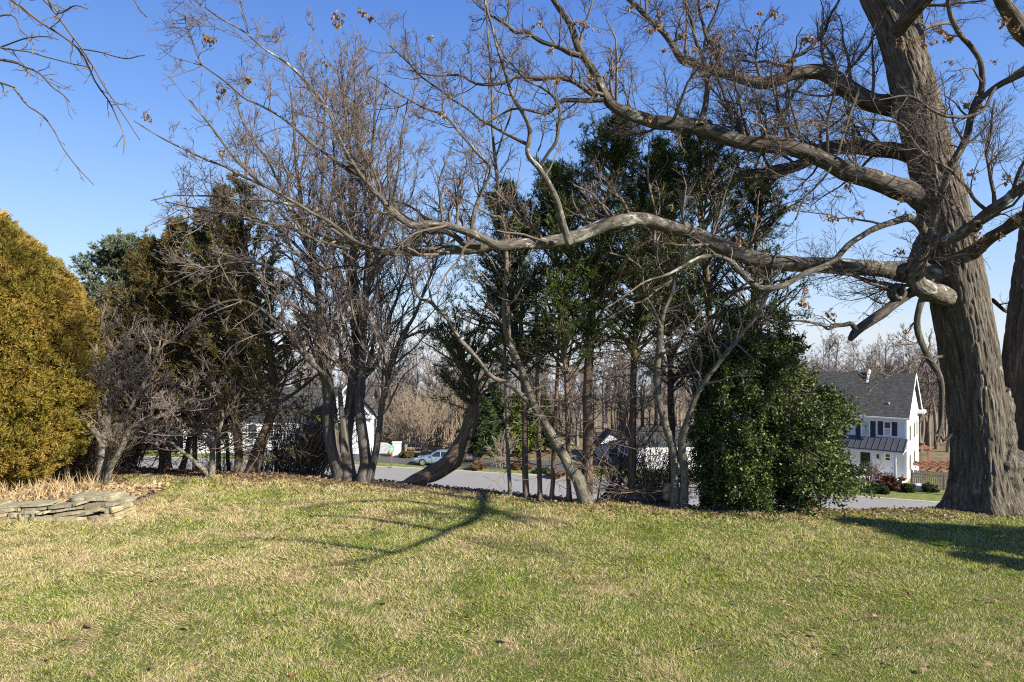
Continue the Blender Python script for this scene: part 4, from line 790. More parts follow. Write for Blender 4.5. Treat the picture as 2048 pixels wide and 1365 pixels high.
# ------------------------------------------------ shrubs and brush
def shrub(name, label, cx, cy, h, spread, ns, mt, seed, group=None, r0=.010, z=None, lean=(0, 0), specs=None, fol=None, cat='shrub', kfol=4, blade=(.05, .03), rmn=.004, part='stem', arch=.0):
    r = rs(seed); z = zs(cx, cy) if z is None else z; t = thing(name, label, cat, (cx, cy, z), group)
    n = 9; P = np.empty((ns, n, 3)); P[:, 0] = np.stack([cx+r.normal(size=ns)*spread*.12, cy+r.normal(size=ns)*spread*.12, np.full(ns, z-.03)], -1)
    az = r.rand(ns)*6.28; sp = r.uniform(.1, 1, ns)*spread/h; d = norm(np.stack([np.cos(az)*sp+lean[0], np.sin(az)*sp+lean[1], np.ones(ns)], -1)); L = h*r.uniform(.6, 1.05, ns)
    for q in range(1, n): d = norm(d+r.normal(size=(ns, 3))*.09+np.array([0, 0, -arch])); P[:, q] = P[:, q-1]+d*(L/(n-1))[:, None]
    R = np.full((ns, 1), r0)*np.linspace(1, .35, n)[None]; mb = MB(); tubes(mb, P, R, 4)
    specs = specs or [dict(cnt=7, t0=.15, lr=.38, lmax=h*.5, ang=(38, 12), rr=.6, n=6, wob=.16, up=.05, rmin=rmn), dict(cnt=5, t0=.15, lr=.5, ang=(42, 12), rr=.7, n=4, wob=.18, up=.05, rmin=rmn*.8)]
    lv = sub(r, P, R, specs, mb, (3, 3, 3)); mb.build('stems', M[mt], t)
    if fol:
        mb = MB(); mb.smooth = False; pt, di = along(r, lv[-1][0], lv[-1][1], kfol, .1); leafset(mb, r, pt+r.normal(size=pt.shape)*.02, di, blade[0], blade[1], .8); mb.build('foliage', M[fol], t)
    return t
def at(px, py, d): p = W(px, py, d); return float(p[0]), float(d)
x, y = at(150, 965, 12.9); shrub('bare_shrub', 'dense tangled bare shrub between the golden arborvitae and the dogwood', x, y, 1.45, 1.3, 150, 'brush', 101, r0=.009)
x, y = at(250, 960, 14.2); shrub('bare_shrub', 'twiggy bare shrub right behind the first dogwood', x, y, 1.4, 1.2, 120, 'brush', 102, r0=.009)
x, y = at(110, 965, 13.); shrub('bare_shrub', 'dark twiggy shrub at the foot of the golden arborvitae', x, y, .9, .8, 40, 'brush', 103, r0=.007, fol='f_rust', kfol=2)
x, y = at(560, 950, 14.2); shrub('brush_shrub', 'tan arching brush between the leaning cedar trunk and the maples', x, y, 1.8, 1.1, 50, 'brush', 104, r0=.011, lean=(.35, 0))
x, y = at(600, 953, 13.9); shrub('brush_shrub', 'tall thicket of right-leaning brown stems in front of the white house', x, y, 2.2, 1.2, 60, 'brush', 105, r0=.012, lean=(.45, 0))
x, y = at(640, 956, 13.8); shrub('brush_shrub', 'low brush tangle against the first maple trunk', x, y, 1.4, .9, 60, 'brush', 106, r0=.008, fol='f_olive', kfol=1, blade=(.04, .02))
x, y = at(530, 948, 14.3); shrub('brush_shrub', 'short brown brush beside the right-leaning cedar trunk', x, y, .9, .7, 26, 'brush', 107, r0=.008)
x, y = at(1205, 1003, 11.6); shrub('brush_shrub', 'thin right-leaning stems between the two thick dark trunks', x, y, 1.7, .7, 9, 'cedar', 108, r0=.016, lean=(.55, 0))
x, y = at(1310, 1005, 11.9); shrub('brush_shrub', 'tangled thorny bush above the brush pile', x, y, 1.7, 1.2, 50, 'brush', 109, r0=.007, arch=.10)
x, y = at(1290, 1000, 12.3); shrub('brush_shrub', 'arching twigs behind the brush pile', x, y, 2.1, 1.3, 40, 'brush', 110, r0=.007, arch=.12)
x, y = at(1240, 1002, 11.9); shrub('bare_sapling', 'thin bare sapling left of the brush pile', x, y, 2.4, .7, 5, 'cedar', 111, r0=.014, cat='sapling')
x, y = at(450, 940, 15.8); shrub('bare_shrub', 'low leafless shrub behind the left cedar trunks by the road', x, y, 1.0, 1.4, 50, 'brush', 112, r0=.006)
x, y = at(380, 938, 16.2); shrub('bare_shrub', 'low twiggy shrub beside the widest dark cedar trunk', x, y, .7, .9, 26, 'brush', 113, r0=.006)
# far side of the road
g = ZR+.1
FS = [dict(cnt=6, t0=.25, lr=.5, lmax=3, ang=(30, 10), rr=.6, n=6, wob=.1, up=.1, rmin=.016), dict(cnt=5, t0=.2, lr=.5, ang=(34, 12), rr=.7, n=4, wob=.12, up=.05, rmin=.013), dict(cnt=4, t0=.2, lr=.5, ang=(34, 12), rr=.8, n=3, wob=.12, up=.05, rmin=.011)]
for i, (px, d, h, s_, lab) in enumerate([(800, 82, 7.5, 5, 'tan many-stemmed bare shrub tree behind the green sign'), (838, 80, 7, 4.5, 'tan fan-shaped bare shrub tree behind the front car'), (868, 84, 7.8, 5, 'tan bare shrub tree above the roof of the front car'), (905, 86, 8.2, 5, 'tan bare shrub tree behind the bent cedar trunk'), (770, 88, 8, 5, 'tan bare shrub tree just right of the white gable')]):
    x, y = at(px, 900, d); shrub('bare_shrub_tree', lab, x, y, h, s_, 26, 'tan', 120+i, r0=.05, z=g, specs=FS, cat='tree')
x, y = at(1005, 945, 69.5); shrub('bare_shrub', 'vase-shaped bare tan shrub on the verge across the road', x, y, 4.2, 2.4, 16, 'tan', 130, r0=.03, z=g, specs=FS[:2])
for i, (px, d, h, R_, fo, lab, nm) in enumerate([(962, 74, 6.5, 2.6, 'f_dark', 'dark rounded evergreen right behind the parked cars', 'evergreen_tree'), (985, 78, 7.5, 2.8, 'f_dark', 'tall dark evergreen across the road behind the bare verge shrub', 'evergreen_tree'), (1035, 77, 6.6, 1.8, 'f_yel', 'yellow-green sunlit arborvitae across the road', 'arborvitae'), (1062, 79, 6.2, 1.7, 'f_yel', 'yellow-green arborvitae partly hidden by the straight trunks', 'arborvitae'), (1090, 80, 6., 1.8, 'f_dark', 'dull green evergreen across the road behind the fourth straight trunk', 'evergreen_tree')]):
    pb = HY+(CAMZ-g)*F/d; hp = h/d*F
    tt = conifer(nm, lab, (px, pb), d, [(px,pb+3,6),(px,pb-hp*.5,5),(px,pb-hp,1)], [(0, .9), (.3, 1), (.7, .7), (1, .1)], .03, R_, fo, 140+i, 110, blade=(.42, .12), per=7, tw=6, k=3)
    tt.location.z = g; 
    for ch in tt.children: ch.location.z = -(g-zs(tt.location.x, tt.location.y))
for i, (px, py, w_, h, fo, lab) in enumerate([(955, 940, 1.3, .8, 'f_rust', 'small round clipped brown bush on the verge'), (1085, 946, 2.8, .6, 'f_dark', 'low green spreading juniper across the road'), (1040, 938, 2.2, .9, 'f_rust', 'low rusty ornamental grass across the road'), (1110, 955, 2., .7, 'f_rust', 'tan low bush at the road edge by the straight trunks'), (812, 915, 2.2, .9, 'f_olive', 'low green bush beside the driveway entrance')]):
    d = (CAMZ-g)*F/(py-HY); x, y = at(px, py, d); shrub('low_bush', lab, x, y, h, w_, 60, 'brush', 150+i, r0=.012, z=g, fol=fo, kfol=5, blade=(.12, .06), rmn=.01)
# woods beyond the road
WS = [dict(cnt=26, t0=.25, lr=.42, lmax=4.5, ang=(42, 12), rr=.5, rcap=.06, n=7, wob=.12, up=.22, rmin=.022), dict(cnt=9, t0=.15, lr=.45, ang=(40, 12), rr=.6, n=5, wob=.14, up=.12, rmin=.016), dict(cnt=6, t0=.15, lr=.5, ang=(38, 12), rr=.7, n=3, wob=.12, up=.1, rmin=.013)]
wp = []
for k in range(4):
    r = rs(160+k); t = thing('woodland_tree', 'bare grey-brown woodland tree beyond the road', 'tree', (0, 0, 0), 'bare trees of the far woods')
    nst = 1+(k % 2); H = 14.
    for q in range(nst):
        P = np.array([[q*.3, 0, -.3], [q*.5+r.normal()*.2, r.normal()*.2, H*.3], [q*.8+r.normal()*.4, r.normal()*.4, H*.65], [q*1.+r.normal()*.6, r.normal()*.6, H]]); P_, R_ = resample(np.column_stack([P, [.26, .18, .11, .02]]), 16)
        mb = MB(); tubes(mb, P_[None], R_[None], 7); mb.build('trunk', M['far'], t); mb = MB(); sub(r, P_[None], R_[None], WS, mb, (4, 3, 3)); mb.build('crown', M['far'], t)
    wp.append(t)
r = rs(170); spots = []
for px in range(-350, 2500, 17):
    for band in range(2 if px < 1500 else 3):
        d = [92, 112, 135][band]+r.uniform(-7, 9); qx = px+r.uniform(-16, 16); spots.append(((qx-1024)/F*d, d, r.uniform(.62, .92)*(1.0 if px < 1500 else 1.22)))
for px in range(1830, 2200, 22):
    for d in (74, 82): spots.append(((px+r.uniform(-8, 8)-1024)/F*d, d+r.uniform(-2, 2), r.uniform(.5, .75)))
spots = spots[:298]
for i, (x, y, s_) in enumerate(spots):
    k = r.randint(4); o = wp[k] if i == k and False else (wp[i] if i < 4 else copy_tree(wp[k]))
    o.location = (x, y, float(zg(x, y))-.05); o.rotation_euler = (0, 0, r.uniform(0, 6.28)); o.scale = (s_*1.15, s_*1.15, s_)
# ------------------------------------------------ buildings, fences, cars, wall
def siding(name, col):
    m, t, b, o = newmat(name); v = attr(t); z = sep(t, v, 2)
    w_ = t.nodes.new('ShaderNodeMath'); w_.operation = 'FRACT'; k = t.nodes.new('ShaderNodeMath'); k.operation = 'MULTIPLY'; k.inputs[1].default_value = 1/.24; t.links.new(z, k.inputs[0]); t.links.new(k.outputs[0], w_.inputs[0])
    n = noise(t, geo(t), 3, 4); c = ramp(t, n, [(.3, tuple(a*.93 for a in col)), (.7, col)]); t.links.new(c, b.inputs['Base Color']); b.inputs['Roughness'].default_value = .6
    rp = ramp(t, w_.outputs[0], [(0, (0, 0, 0)), (.12, (1, 1, 1)), (1, (.55, .55, .55))]); return m
M['siding'] = siding('white_clapboard', (.66, .67, .69)); M['trim'] = plain('white_trim', (.82, .82, .80), .5, var=.03)
M['shingle'] = None
def shingles():
    m, t, b, o = newmat('dark_shingles'); g = geo(t); n = noise(t, scaled(t, g, (1, 1, 4)), 2.6, 6, .8)
    c = ramp(t, n, [(.3, (.03, .029, .028)), (.5, (.066, .063, .06)), (.68, (.13, .124, .116))]); t.links.new(c, b.inputs['Base Color']); b.inputs['Roughness'].default_value = .95; b.inputs['Specular IOR Level'].default_value = .1; bump(t, b, n, .05); return m
M['shingle'] = shingles()
M['metalroof'] = plain('dark_metal_roof', (.085, .09, .10), .38, .3, var=.1); M['shutter'] = plain('black_shutter', (.022, .024, .03), .5); M['door'] = plain('black_door', (.02, .02, .022), .35)
M['blind'] = plain('pale_blind', (.50, .50, .48), .7, sc=2); M['glass'] = plain('dark_window_glass', (.045, .055, .065), .06, var=.2, sc=2, spec=.8)
M['wood'] = plain('weathered_fence_wood', (.27, .215, .155), .85, sc=6, var=.3); M['redwood'] = plain('red_stained_wood', (.23, .09, .055), .8, sc=5, var=.25)
M['greywood'] = plain('split_rail_wood', (.30, .25, .19), .9, sc=6, var=.3); M['whitepaint'] = plain('white_painted_wood', (.78, .78, .76), .6, var=.04)
def box(nm, lo, hi, mat, par, M4=None):
    mb = MB(); mb.smooth = False; mb.box(lo, hi); o = mb.build(nm, M[mat] if isinstance(mat, str) else mat, None, smooth=False); o.parent = par; return o
def prism(nm, poly, a0, a1, mat, par, axis='x'):
    mb = MB(); mb.smooth = False; mb.prism(poly, a0, a1, axis); o = mb.build(nm, M[mat], None, smooth=False); o.parent = par; return o
def window(par, x0, x1, z0, z1, y, shut=True, top='blind', bot='blind', depth=.07):
    # front faces -y; frame with sashes proud of the wall plane y
    mb = MB(); fw = .10; d = depth
    for lo, hi in (((x0-fw, y-d, z0-fw), (x0, y+.02, z1+fw)), ((x1, y-d, z0-fw), (x1+fw, y+.02, z1+fw)), ((x0, y-d, z1), (x1, y+.02, z1+fw)), ((x0-.04, y-d-.05, z0-fw), (x1+.04, y+.02, z0)), ((x0, y-d+.01, (z0+z1)/2-.035), (x1, y+.02, (z0+z1)/2+.035))): mb.box(lo, hi)
    f = mb.build('window', M['trim'], None, smooth=False); f.parent = par
    for nm, a, b, mt in (('pane', z0, (z0+z1)/2-.035, bot), ('pane', (z0+z1)/2+.035, z1, top)):
        q = MB(); q.box((x0, y-.03, a), (x1, y+.015, b)); q.box((x0, y-.036, (a+b)/2-.012), (x1, y-.0305, (a+b)/2+.012)); q.box(((x0+x1)/2-.012, y-.0365, a), ((x0+x1)/2+.012, y-.031, b)); o = q.build(nm, M[mt], None, smooth=False); o.parent = f
    if shut:
        for sx in (-1, 1):
            a = x0-fw-.03-.42 if sx < 0 else x1+fw+.03; q = MB(); q.box((a, y-.045, z0-.06), (a+.42, y+.01, z1+.06))
            for k in range(14): zz = z0+.05+(z1-z0-.1)*k/13; q.box((a+.05, y-.06, zz-.025), (a+.37, y-.0455, zz+.02))
            o = q.build('shutter', M['shutter'], None, smooth=False); o.parent = par
# right house: origin at its near right front corner, x runs to the right along the front, y backward
th = math.radians(37); cX, cY = W(1813, 965, 62)[0], 62.
H = thing('house', 'two-storey white clapboard house with dark shingle roof and black shutters, right of holly', 'house', (cX, cY, ZR+.1), rz=-th)
def u_of(px): p = (px-1024)/F; return -(cX-cY*p)/(math.cos(th)+math.sin(th)*p)
def z_of(px, py): u = u_of(px); d = cY-math.sin(th)*u; return CAMZ-(py-HY)/F*d-(ZR+.1)
ze = z_of(1812, 832); zr_ = z_of(1822, 757)+.1; Dp = 8.6; Lx = -17
def wall_prism():
    mb = MB(); mb.prism([(0, -2.2), (Dp, -2.2), (Dp, ze), (Dp/2, zr_-.15), (0, ze)], Lx, 0, 'x'); 
    k_ = 0
    while k_*.2 < ze-.7: mb.prism([(-.001, k_*.2), (-.010, k_*.2), (-.006, k_*.2+.194), (-.001, k_*.2+.197)], Lx+.01, -.165, 'x'); k_ += 1
    o = mb.build('wall', M['siding'], None, smooth=False); o.parent = H
wall_prism()
def slab(nm, y0, z0, y1, z1, x0, x1, tk, mat, par):
    prism(nm, [(y0, z0), (y1, z1), (y1, z1+tk), (y0, z0+tk)], x0, x1, mat, par)
prism('roof', [(-.45, ze-.28), (Dp/2, zr_-.02), (Dp+.45, ze-.28), (Dp+.45, ze-.12), (Dp/2, zr_+.18), (-.45, ze-.12)], Lx, .28, 'shingle', H)
for (a, b) in (((-.50, ze-.36), (Dp/2-.01, zr_-.05)), ((Dp+.50, ze-.36), (Dp/2+.01, zr_-.05))):
    prism('rake_board', [a, b, (b[0], b[1]+.23), (a[0], a[1]+.22)], .282, .33, 'trim', H)
box('gutter', (Lx, -.62, ze-.33), (.33, -.455, ze-.18), 'trim', H); box('frieze', (Lx, -.035, ze-.62), (.0, 0.0, ze-.30), 'trim', H)
box('cornice_return', (.02, Dp-1.0, ze-.42), (.62, Dp+.55, ze-.14), 'trim', H)
box('corner_board', (-.16, -.03, 0), (.03, .0, ze-.64), 'trim', H); box('corner_board', (.002, -.03, 0), (.03, .16, ze-.4), 'trim', H)
# cross gable seen as a white sliver at the ridge
prism('gable_peak', [(Dp/2-1.6, zr_-1.3), (Dp/2-.2, zr_+.5), (Dp/2+.4, zr_+.1)], u_of(1724), u_of(1720), 'trim', H)
def pz(px, py): return z_of(px, py)
w1 = (u_of(1723), u_of(1739)); window(H, w1[0]+.05, w1[1]-.05, pz(1731, 871), pz(1731, 843), 0, True)
w2 = (u_of(1768), u_of(1782)); window(H, w2[0]+.05, w2[1]-.05, pz(1775, 870), pz(1775, 845), 0, True, top='glass', bot='blind')
w3 = (u_of(1668), u_of(1683)); window(H, w3[0], w3[1]-.05, pz(1675, 871), pz(1675, 843), 0, True)
w4 = (u_of(1610), u_of(1626)); window(H, w4[0], w4[1]-.05, pz(1675, 871), pz(1675, 843), 0, True)
# porch
zp1, zp0 = pz(1800, 880), pz(1800, 898); pd = 2.1; xl_ = -10.5
mbp = MB(); mbp.prism([(-pd-.25, zp0), (-.045, zp1), (-.045, zp1+.1), (-pd-.25, zp0+.1)], xl_, .12, 'x')
for k in range(22):
    xx = xl_+.05+k*.5; s_ = (zp1-zp0)/(pd+.205)
    if xx < .1: mbp.prism([(-pd-.24, zp0+.102), (-.06, zp1+.102), (-.06, zp1+.15), (-pd-.24, zp0+.15)], xx, xx+.03, 'x')
o = mbp.build('porch_roof', M['metalroof'], None, smooth=False); o.parent = H
box('porch_beam', (xl_+.05, -pd-.1, zp0-.24), (.05, -pd+.1, zp0-.002), 'trim', H); box('porch_ceiling', (xl_+.05, -pd+.11, zp0-.10), (.04, -.05, zp0-.03), 'trim', H)
for px in (1744, 1800, 1672): u = u_of(px)*1.0+(.3 if px < 1800 else -.12); box('porch_post', (u-.09, -pd-.09, .32), (u+.09, -pd+.09, zp0-.245), 'trim', H)
u = -.05; box('porch_floor', (xl_, -pd-.2, .05), (.02, -.05, .3), 'trim', H)
o = box('door', (u_of(1721), -.04, .32), (u_of(1741), .0, pz(1730, 905)), 'door', H); box('handle', (u_of(1739), -.10, 1.25), (u_of(1739)+.05, -.042, 1.32), 'trim', o)
mb = MB(); thq = np.linspace(0, 2*np.pi, 24, endpoint=False); ux = (u_of(1721)+u_of(1741))/2; ring = np.stack([ux+.30*np.cos(thq), np.full(24, -.09), 2.0+.30*np.sin(thq)], -1); ring = np.vstack([ring, ring[:1]]); tubes(mb, ring[None], np.full((1, 25), .07), 6); o = mb.build('wreath', M['f_dark'], None); o.location = H.location; o.rotation_euler = (0, 0, -th); tag(o, 'dark green wreath hanging on the black front door', 'wreath')
window(H, u_of(1771), u_of(1780), pz(1776, 921), pz(1776, 909), 0, False, 'glass', 'glass', .04)
box('wall_lamp', (u_of(1756)-.08, -.2, pz(1756, 917)), (u_of(1756)+.08, -.002, pz(1756, 909)), 'shutter', H)
mb = MB()
for k in range(22): xx = -10.3+k*.48; mb.box((xx, -pd-.2, zp0-.09), (xx+.06, -pd-.14, zp0-.03))
o = mb.build('string_lights', plain('warm_bulb_glass', (.75, .68, .55), .3), None, smooth=False); o.parent = H
# gable side: narrow windows and a bulkhead
for (y0, y1, z0, z1) in ((1.6, 2.5, 3.6, 5.0), (4.6, 5.5, 3.6, 5.0), (6.6, 7.4, 3.6, 5.0), (1.6, 2.5, .9, 2.3), (4.6, 5.5, .9, 2.3)):
    mb = MB(); mb.box((.0, y0-.08, z0-.08), (.05, y1+.08, z1+.08)); f = mb.build('window', M['trim'], None, smooth=False); f.parent = H; q = MB(); q.box((.051, y0, z0), (.06, y1, z1)); o = q.build('pane', M['glass'], None, smooth=False); o.parent = f
box('vent_pipe', (-1.6, .8, ze+.2), (-1.48, .92, ze+1.1), 'trim', H)
# left white house across the road
H2 = thing('house', 'white house with steep gable and grey roof behind the bare maples and brush, left', 'house', (-30.5, 80.5, ZR+.1))
mb = MB(); mb.prism([(0, -.1), (8, -.1), (8, 4.0), (4, 7.0), (0, 4.0)], -8, 13.2, 'x'); o = mb.build('wall', M['siding'], None, smooth=False); o.parent = H2
prism('roof', [(-.5, 3.75), (4, 7.02), (8.5, 3.75), (8.5, 3.92), (4, 7.22), (-.5, 3.92)], -8.4, 13.6, 'shingle', H2)
mb = MB(); mb.prism([(9.2, -.1), (14.2, -.1), (14.2, 4.6), (11.7, 7.6), (9.2, 4.6)], -2.6, .003, 'y'); o = mb.build('gable_wing', M['siding'], None, smooth=False); o.parent = H2
prism('gable_roof', [(8.7, 4.1), (11.7, 7.65), (14.7, 4.1), (14.7, 4.3), (11.7, 7.9), (8.7, 4.3)], -2.9, 3.9, 'shingle', H2, 'y')
prism('gable_trim', [(8.7, 4.0), (11.7, 7.55), (14.7, 4.0), (14.7, 4.28), (11.7, 7.85), (8.7, 4.28)], -2.96, -2.905, 'trim', H2, 'y')
box('cornice', (13.2, -2.95, 4.1), (15.1, -2.5, 4.45), 'trim', H2)
window(H2, 12.9, 13.8, 1.6, 3.5, -2.6, False, 'glass', 'glass'); window(H2, 10., 10.9, 1.6, 3.5, -2.6, False, 'glass', 'glass')
for a in (-6.5, -3.8, -.6, 5.9): window(H2, a, a+1.0, 1.3, 3.0, 0, False, 'glass', 'glass')
mb = MB(); mb.box((1.4, -.05, 1.15), (3.4, .01, 3.15)); f = mb.build('window', M['trim'], None, smooth=False); f.parent = H2
q = MB(); q.box((1.5, -.06, 1.25), (3.3, -.051, 3.05)); o = q.build('pane', M['glass'], None, smooth=False); o.parent = f
q = MB()
for k in range(1, 6): q.box((1.5+.3*k-.02, -.075, 1.25), (1.5+.3*k+.02, -.0605, 3.05))
for k in range(1, 5): q.box((1.5, -.0755, 1.25+.36*k-.02), (3.3, -.0615, 1.25+.36*k+.02))
o = q.build('muntins', M['trim'], None, smooth=False); o.parent = f
for a in (-7.2, -4.9, -2.2): box('porch_column', (a-.16, -1.9, 0), (a+.16, -1.58, 2.9), 'trim', H2)
box('porch_roof', (-8.2, -2.1, 2.902), (-.9, -.02, 3.15), 'metalroof', H2); box('porch_floor', (-8, -2., .0), (-1, -.02, .35), 'trim', H2)
# white garage seen through the bush, and a small white gabled shed
G = thing('garage', 'pale blue-white garage wall seen between the straight trunks and the pale forked tree', 'garage', (12.6, 69.0, ZR+.1))
mb = MB(); mb.prism([(0, -.1), (7.2, -.1), (7.2, 2.5), (0, 2.5)], 0, 6, 'y'); o = mb.build('wall', M['siding'], None, smooth=False); o.parent = G
prism('roof', [(-.4, 2.5), (6.4, 2.5), (3, 3.9)], -.4, 7.6, 'shingle', G)
for k in (0, 1):
    mb = MB(); mb.box((.8+k*3.2, -.05, 0), (3.3+k*3.2, -.003, 2.15))
    for j in range(4): mb.box((.85+k*3.2, -.065, .08+j*.53), (3.25+k*3.2, -.051, .5+j*.53))
    o = mb.build('garage_door', M['trim'], None, smooth=False); o.parent = G
SH = thing('shed', 'small white gabled shed seen through thin stems right of the thick dark trunk', 'shed', (9.6, 76, ZR+.1))
mb = MB(); mb.prism([(0, -.1), (3.0, -.1), (3.0, 1.9), (1.5, 2.7), (0, 1.2)], 0, 3, 'y'); o = mb.build('wall', M['siding'], None, smooth=False); o.parent = SH
prism('roof', [(-.2, 1.03), (1.5, 2.72), (3.2, 1.82), (3.2, 1.95), (1.5, 2.88), (-.2, 1.18)], -.2, 3.2, 'shingle', SH, 'y'); box('door', (1.2, -.04, 0), (2.1, -.002, 1.8), 'glass', SH)
# backyard fence, pergola, play tower, bin beside the right house
def fence(name, label, p0, p1, h, mat, kind, z=ZR+.1, cat='fence'):
    p0, p1 = np.array(p0, float), np.array(p1, float); L = np.linalg.norm(p1-p0); t = thing(name, label, cat, (p0[0], p0[1], z), rz=math.atan2(*(p1-p0)[::-1]))
    def part(nm, boxes):
        mb = MB()
        for lo, hi in boxes: mb.box(lo, hi)
        o = mb.build(nm, M[mat], None, smooth=False); o.parent = t
    if kind == 'board':
        n = int(L/.16); part('boards', [((i*.16, -.012, .05), (i*.16+.125, .012, h+.03*math.sin(i*1.1)**2)) for i in range(n)]); part('rails', [((0, .0125, a), (L, .06, a+.09)) for a in (.35, h-.35)])
    else:
        rl = [.35, .75, 1.1] if kind == 'rail3' else [.42, .85]
        for a in rl: part('rail', [((0, -.025, a), (L, .025, a+.13))])
    for i in range(int(L/2.4)+1): part('post', [((i*2.4-.07, .0605 if kind == 'board' else -.08, 0), (i*2.4+.07, .19 if kind == 'board' else .08, h+.05))])
    return t
a = W(1823, 965, 60); b = W(1975, 975, 57.6); fence('board_fence', 'tall weathered board fence beside the right house, nearest the street', (a[0], a[1]), (b[0], b[1]), 1.55, 'wood', 'board', ZR+.1)
a = W(1836, 950, 67); b = W(1990, 950, 67); fence('board_fence', 'farther pale board fence showing above the first one under the red pergola', (a[0], a[1]), (b[0], b[1]), 1.75, 'wood', 'board', -11.95)
a = W(255, 905, 83); b = W(345, 905, 83); fence('rail_fence', 'white rail fence across the road at far left', (a[0]-6, a[1]), (b[0], b[1]), 1.2, 'whitepaint', 'rail2')
a = W(812, 910, 76.5); b = W(905, 912, 76.5); fence('rail_fence', 'weathered split-rail fence behind the parked cars', (a[0], a[1]), (b[0], b[1]), 1.25, 'greywood', 'rail2', ZR+.1)
a = W(1090, 915, 80); b = W(1150, 915, 80); fence('rail_fence', 'grey rail fence across the road behind the fifth straight trunk', (a[0], a[1]), (b[0], b[1]), 1.2, 'greywood', 'rail2')
PG = thing('pergola', 'red stained wooden pergola behind the board fence', 'pergola', (W(1840, 940, 64)[0], 64, -11.75))
for x_ in (.6, 3.2, 5.8):
    for y_ in (0, 2.6): box('post', (x_-.09, y_-.09, 0), (x_+.09, y_+.09, 2.3), 'redwood', PG)
for y_ in (-.08, 2.6): box('beam', (0, y_-.06, 2.301), (6.6, y_+.06, 2.5), 'redwood', PG)
for k in range(8): prism('rafter', [(-.6, 2.60), (-.5, 2.502), (3.0, 2.502), (3.1, 2.60), (3.1, 2.66), (-.6, 2.66)], .2+k*.86, .27+k*.86, 'redwood', PG)
PT = thing('play_tower', 'small red wooden play tower behind the right house', 'play tower', (W(1833, 930, 76)[0], 76, -12.9))
for x_ in (0, 1.3):
    for y_ in (0, 1.3): box('post', (x_, y_, 0), (x_+.1, y_+.1, 3.5), 'redwood', PT)
box('deck', (-.05, -.05, 1.6), (1.45, 1.45, 1.7), 'redwood', PT); box('side_panel', (-.06, .1, 1.701), (-.002, 1.3, 3.0), 'redwood', PT); prism('roof', [(-.25, 3.501), (1.65, 3.501), (.7, 4.1)], -.2, 1.6, 'redwood', PT, 'y')
BIN = thing('utility_box', 'low round-topped pale utility box at the foot of the right house gable', 'utility box', (W(1836, 975, 58.8)[0], 58.8, ZR+.12))
mb = MB(); rr_ = [(0, .62), (.05, .66), (.55, .62), (.60, .68), (.72, .5), (.78, .0)]; k = 20; an = np.arange(k)*2*np.pi/k
V = np.concatenate([np.stack([np.cos(an)*r_*.85, np.sin(an)*r_*.7, np.full(k, z_*.8)], -1) for z_, r_ in rr_]); mb.add(V, [[a*k+j, a*k+(j+1) % k, (a+1)*k+(j+1) % k, (a+1)*k+j] for a in range(len(rr_)-1) for j in range(k)]); o = mb.build('body', M['blind'], None); o.parent = BIN
# shrubs by the right house
hp = lambda px, py: at(px, py, (CAMZ-ZR-.1)*F/(py-HY))
x, y = hp(1745, 972); shrub('japanese_maple', 'small mounded red-twigged Japanese maple in front of the porch', x, y, 2.3, 2.3, 26, 'far', 181, r0=.035, z=ZR+.14, fol='f_red', kfol=3, blade=(.07, .035), cat='tree', specs=[dict(cnt=6, t0=.4, lr=.5, ang=(50, 12), rr=.6, n=6, wob=.16, up=-.05, rmin=.012), dict(cnt=6, t0=.2, lr=.5, ang=(42, 12), rr=.7, n=4, wob=.16, up=-.1, rmin=.009)])
x, y = hp(1778, 980); shrub('red_shrub', 'low crimson leafy shrub at the corner of the right house', x, y, 1.3, 1.8, 60, 'far', 182, r0=.015, z=ZR+.14, fol='f_red', kfol=9, blade=(.10, .06), rmn=.01)
for i, (px, py, lab) in enumerate(((1815, 984, 'small green mounded bush by the gable corner'), (1858, 985, 'low dark green bush in front of the board fence'), (1762, 987, 'small pale green bush at the mulch bed edge'))):
    x, y = hp(px, py); shrub('low_bush', lab, x, y, .7, 1.1, 50, 'brush', 183+i, r0=.01, z=ZR+.14, fol='f_dark', kfol=8, blade=(.11, .06), rmn=.009)
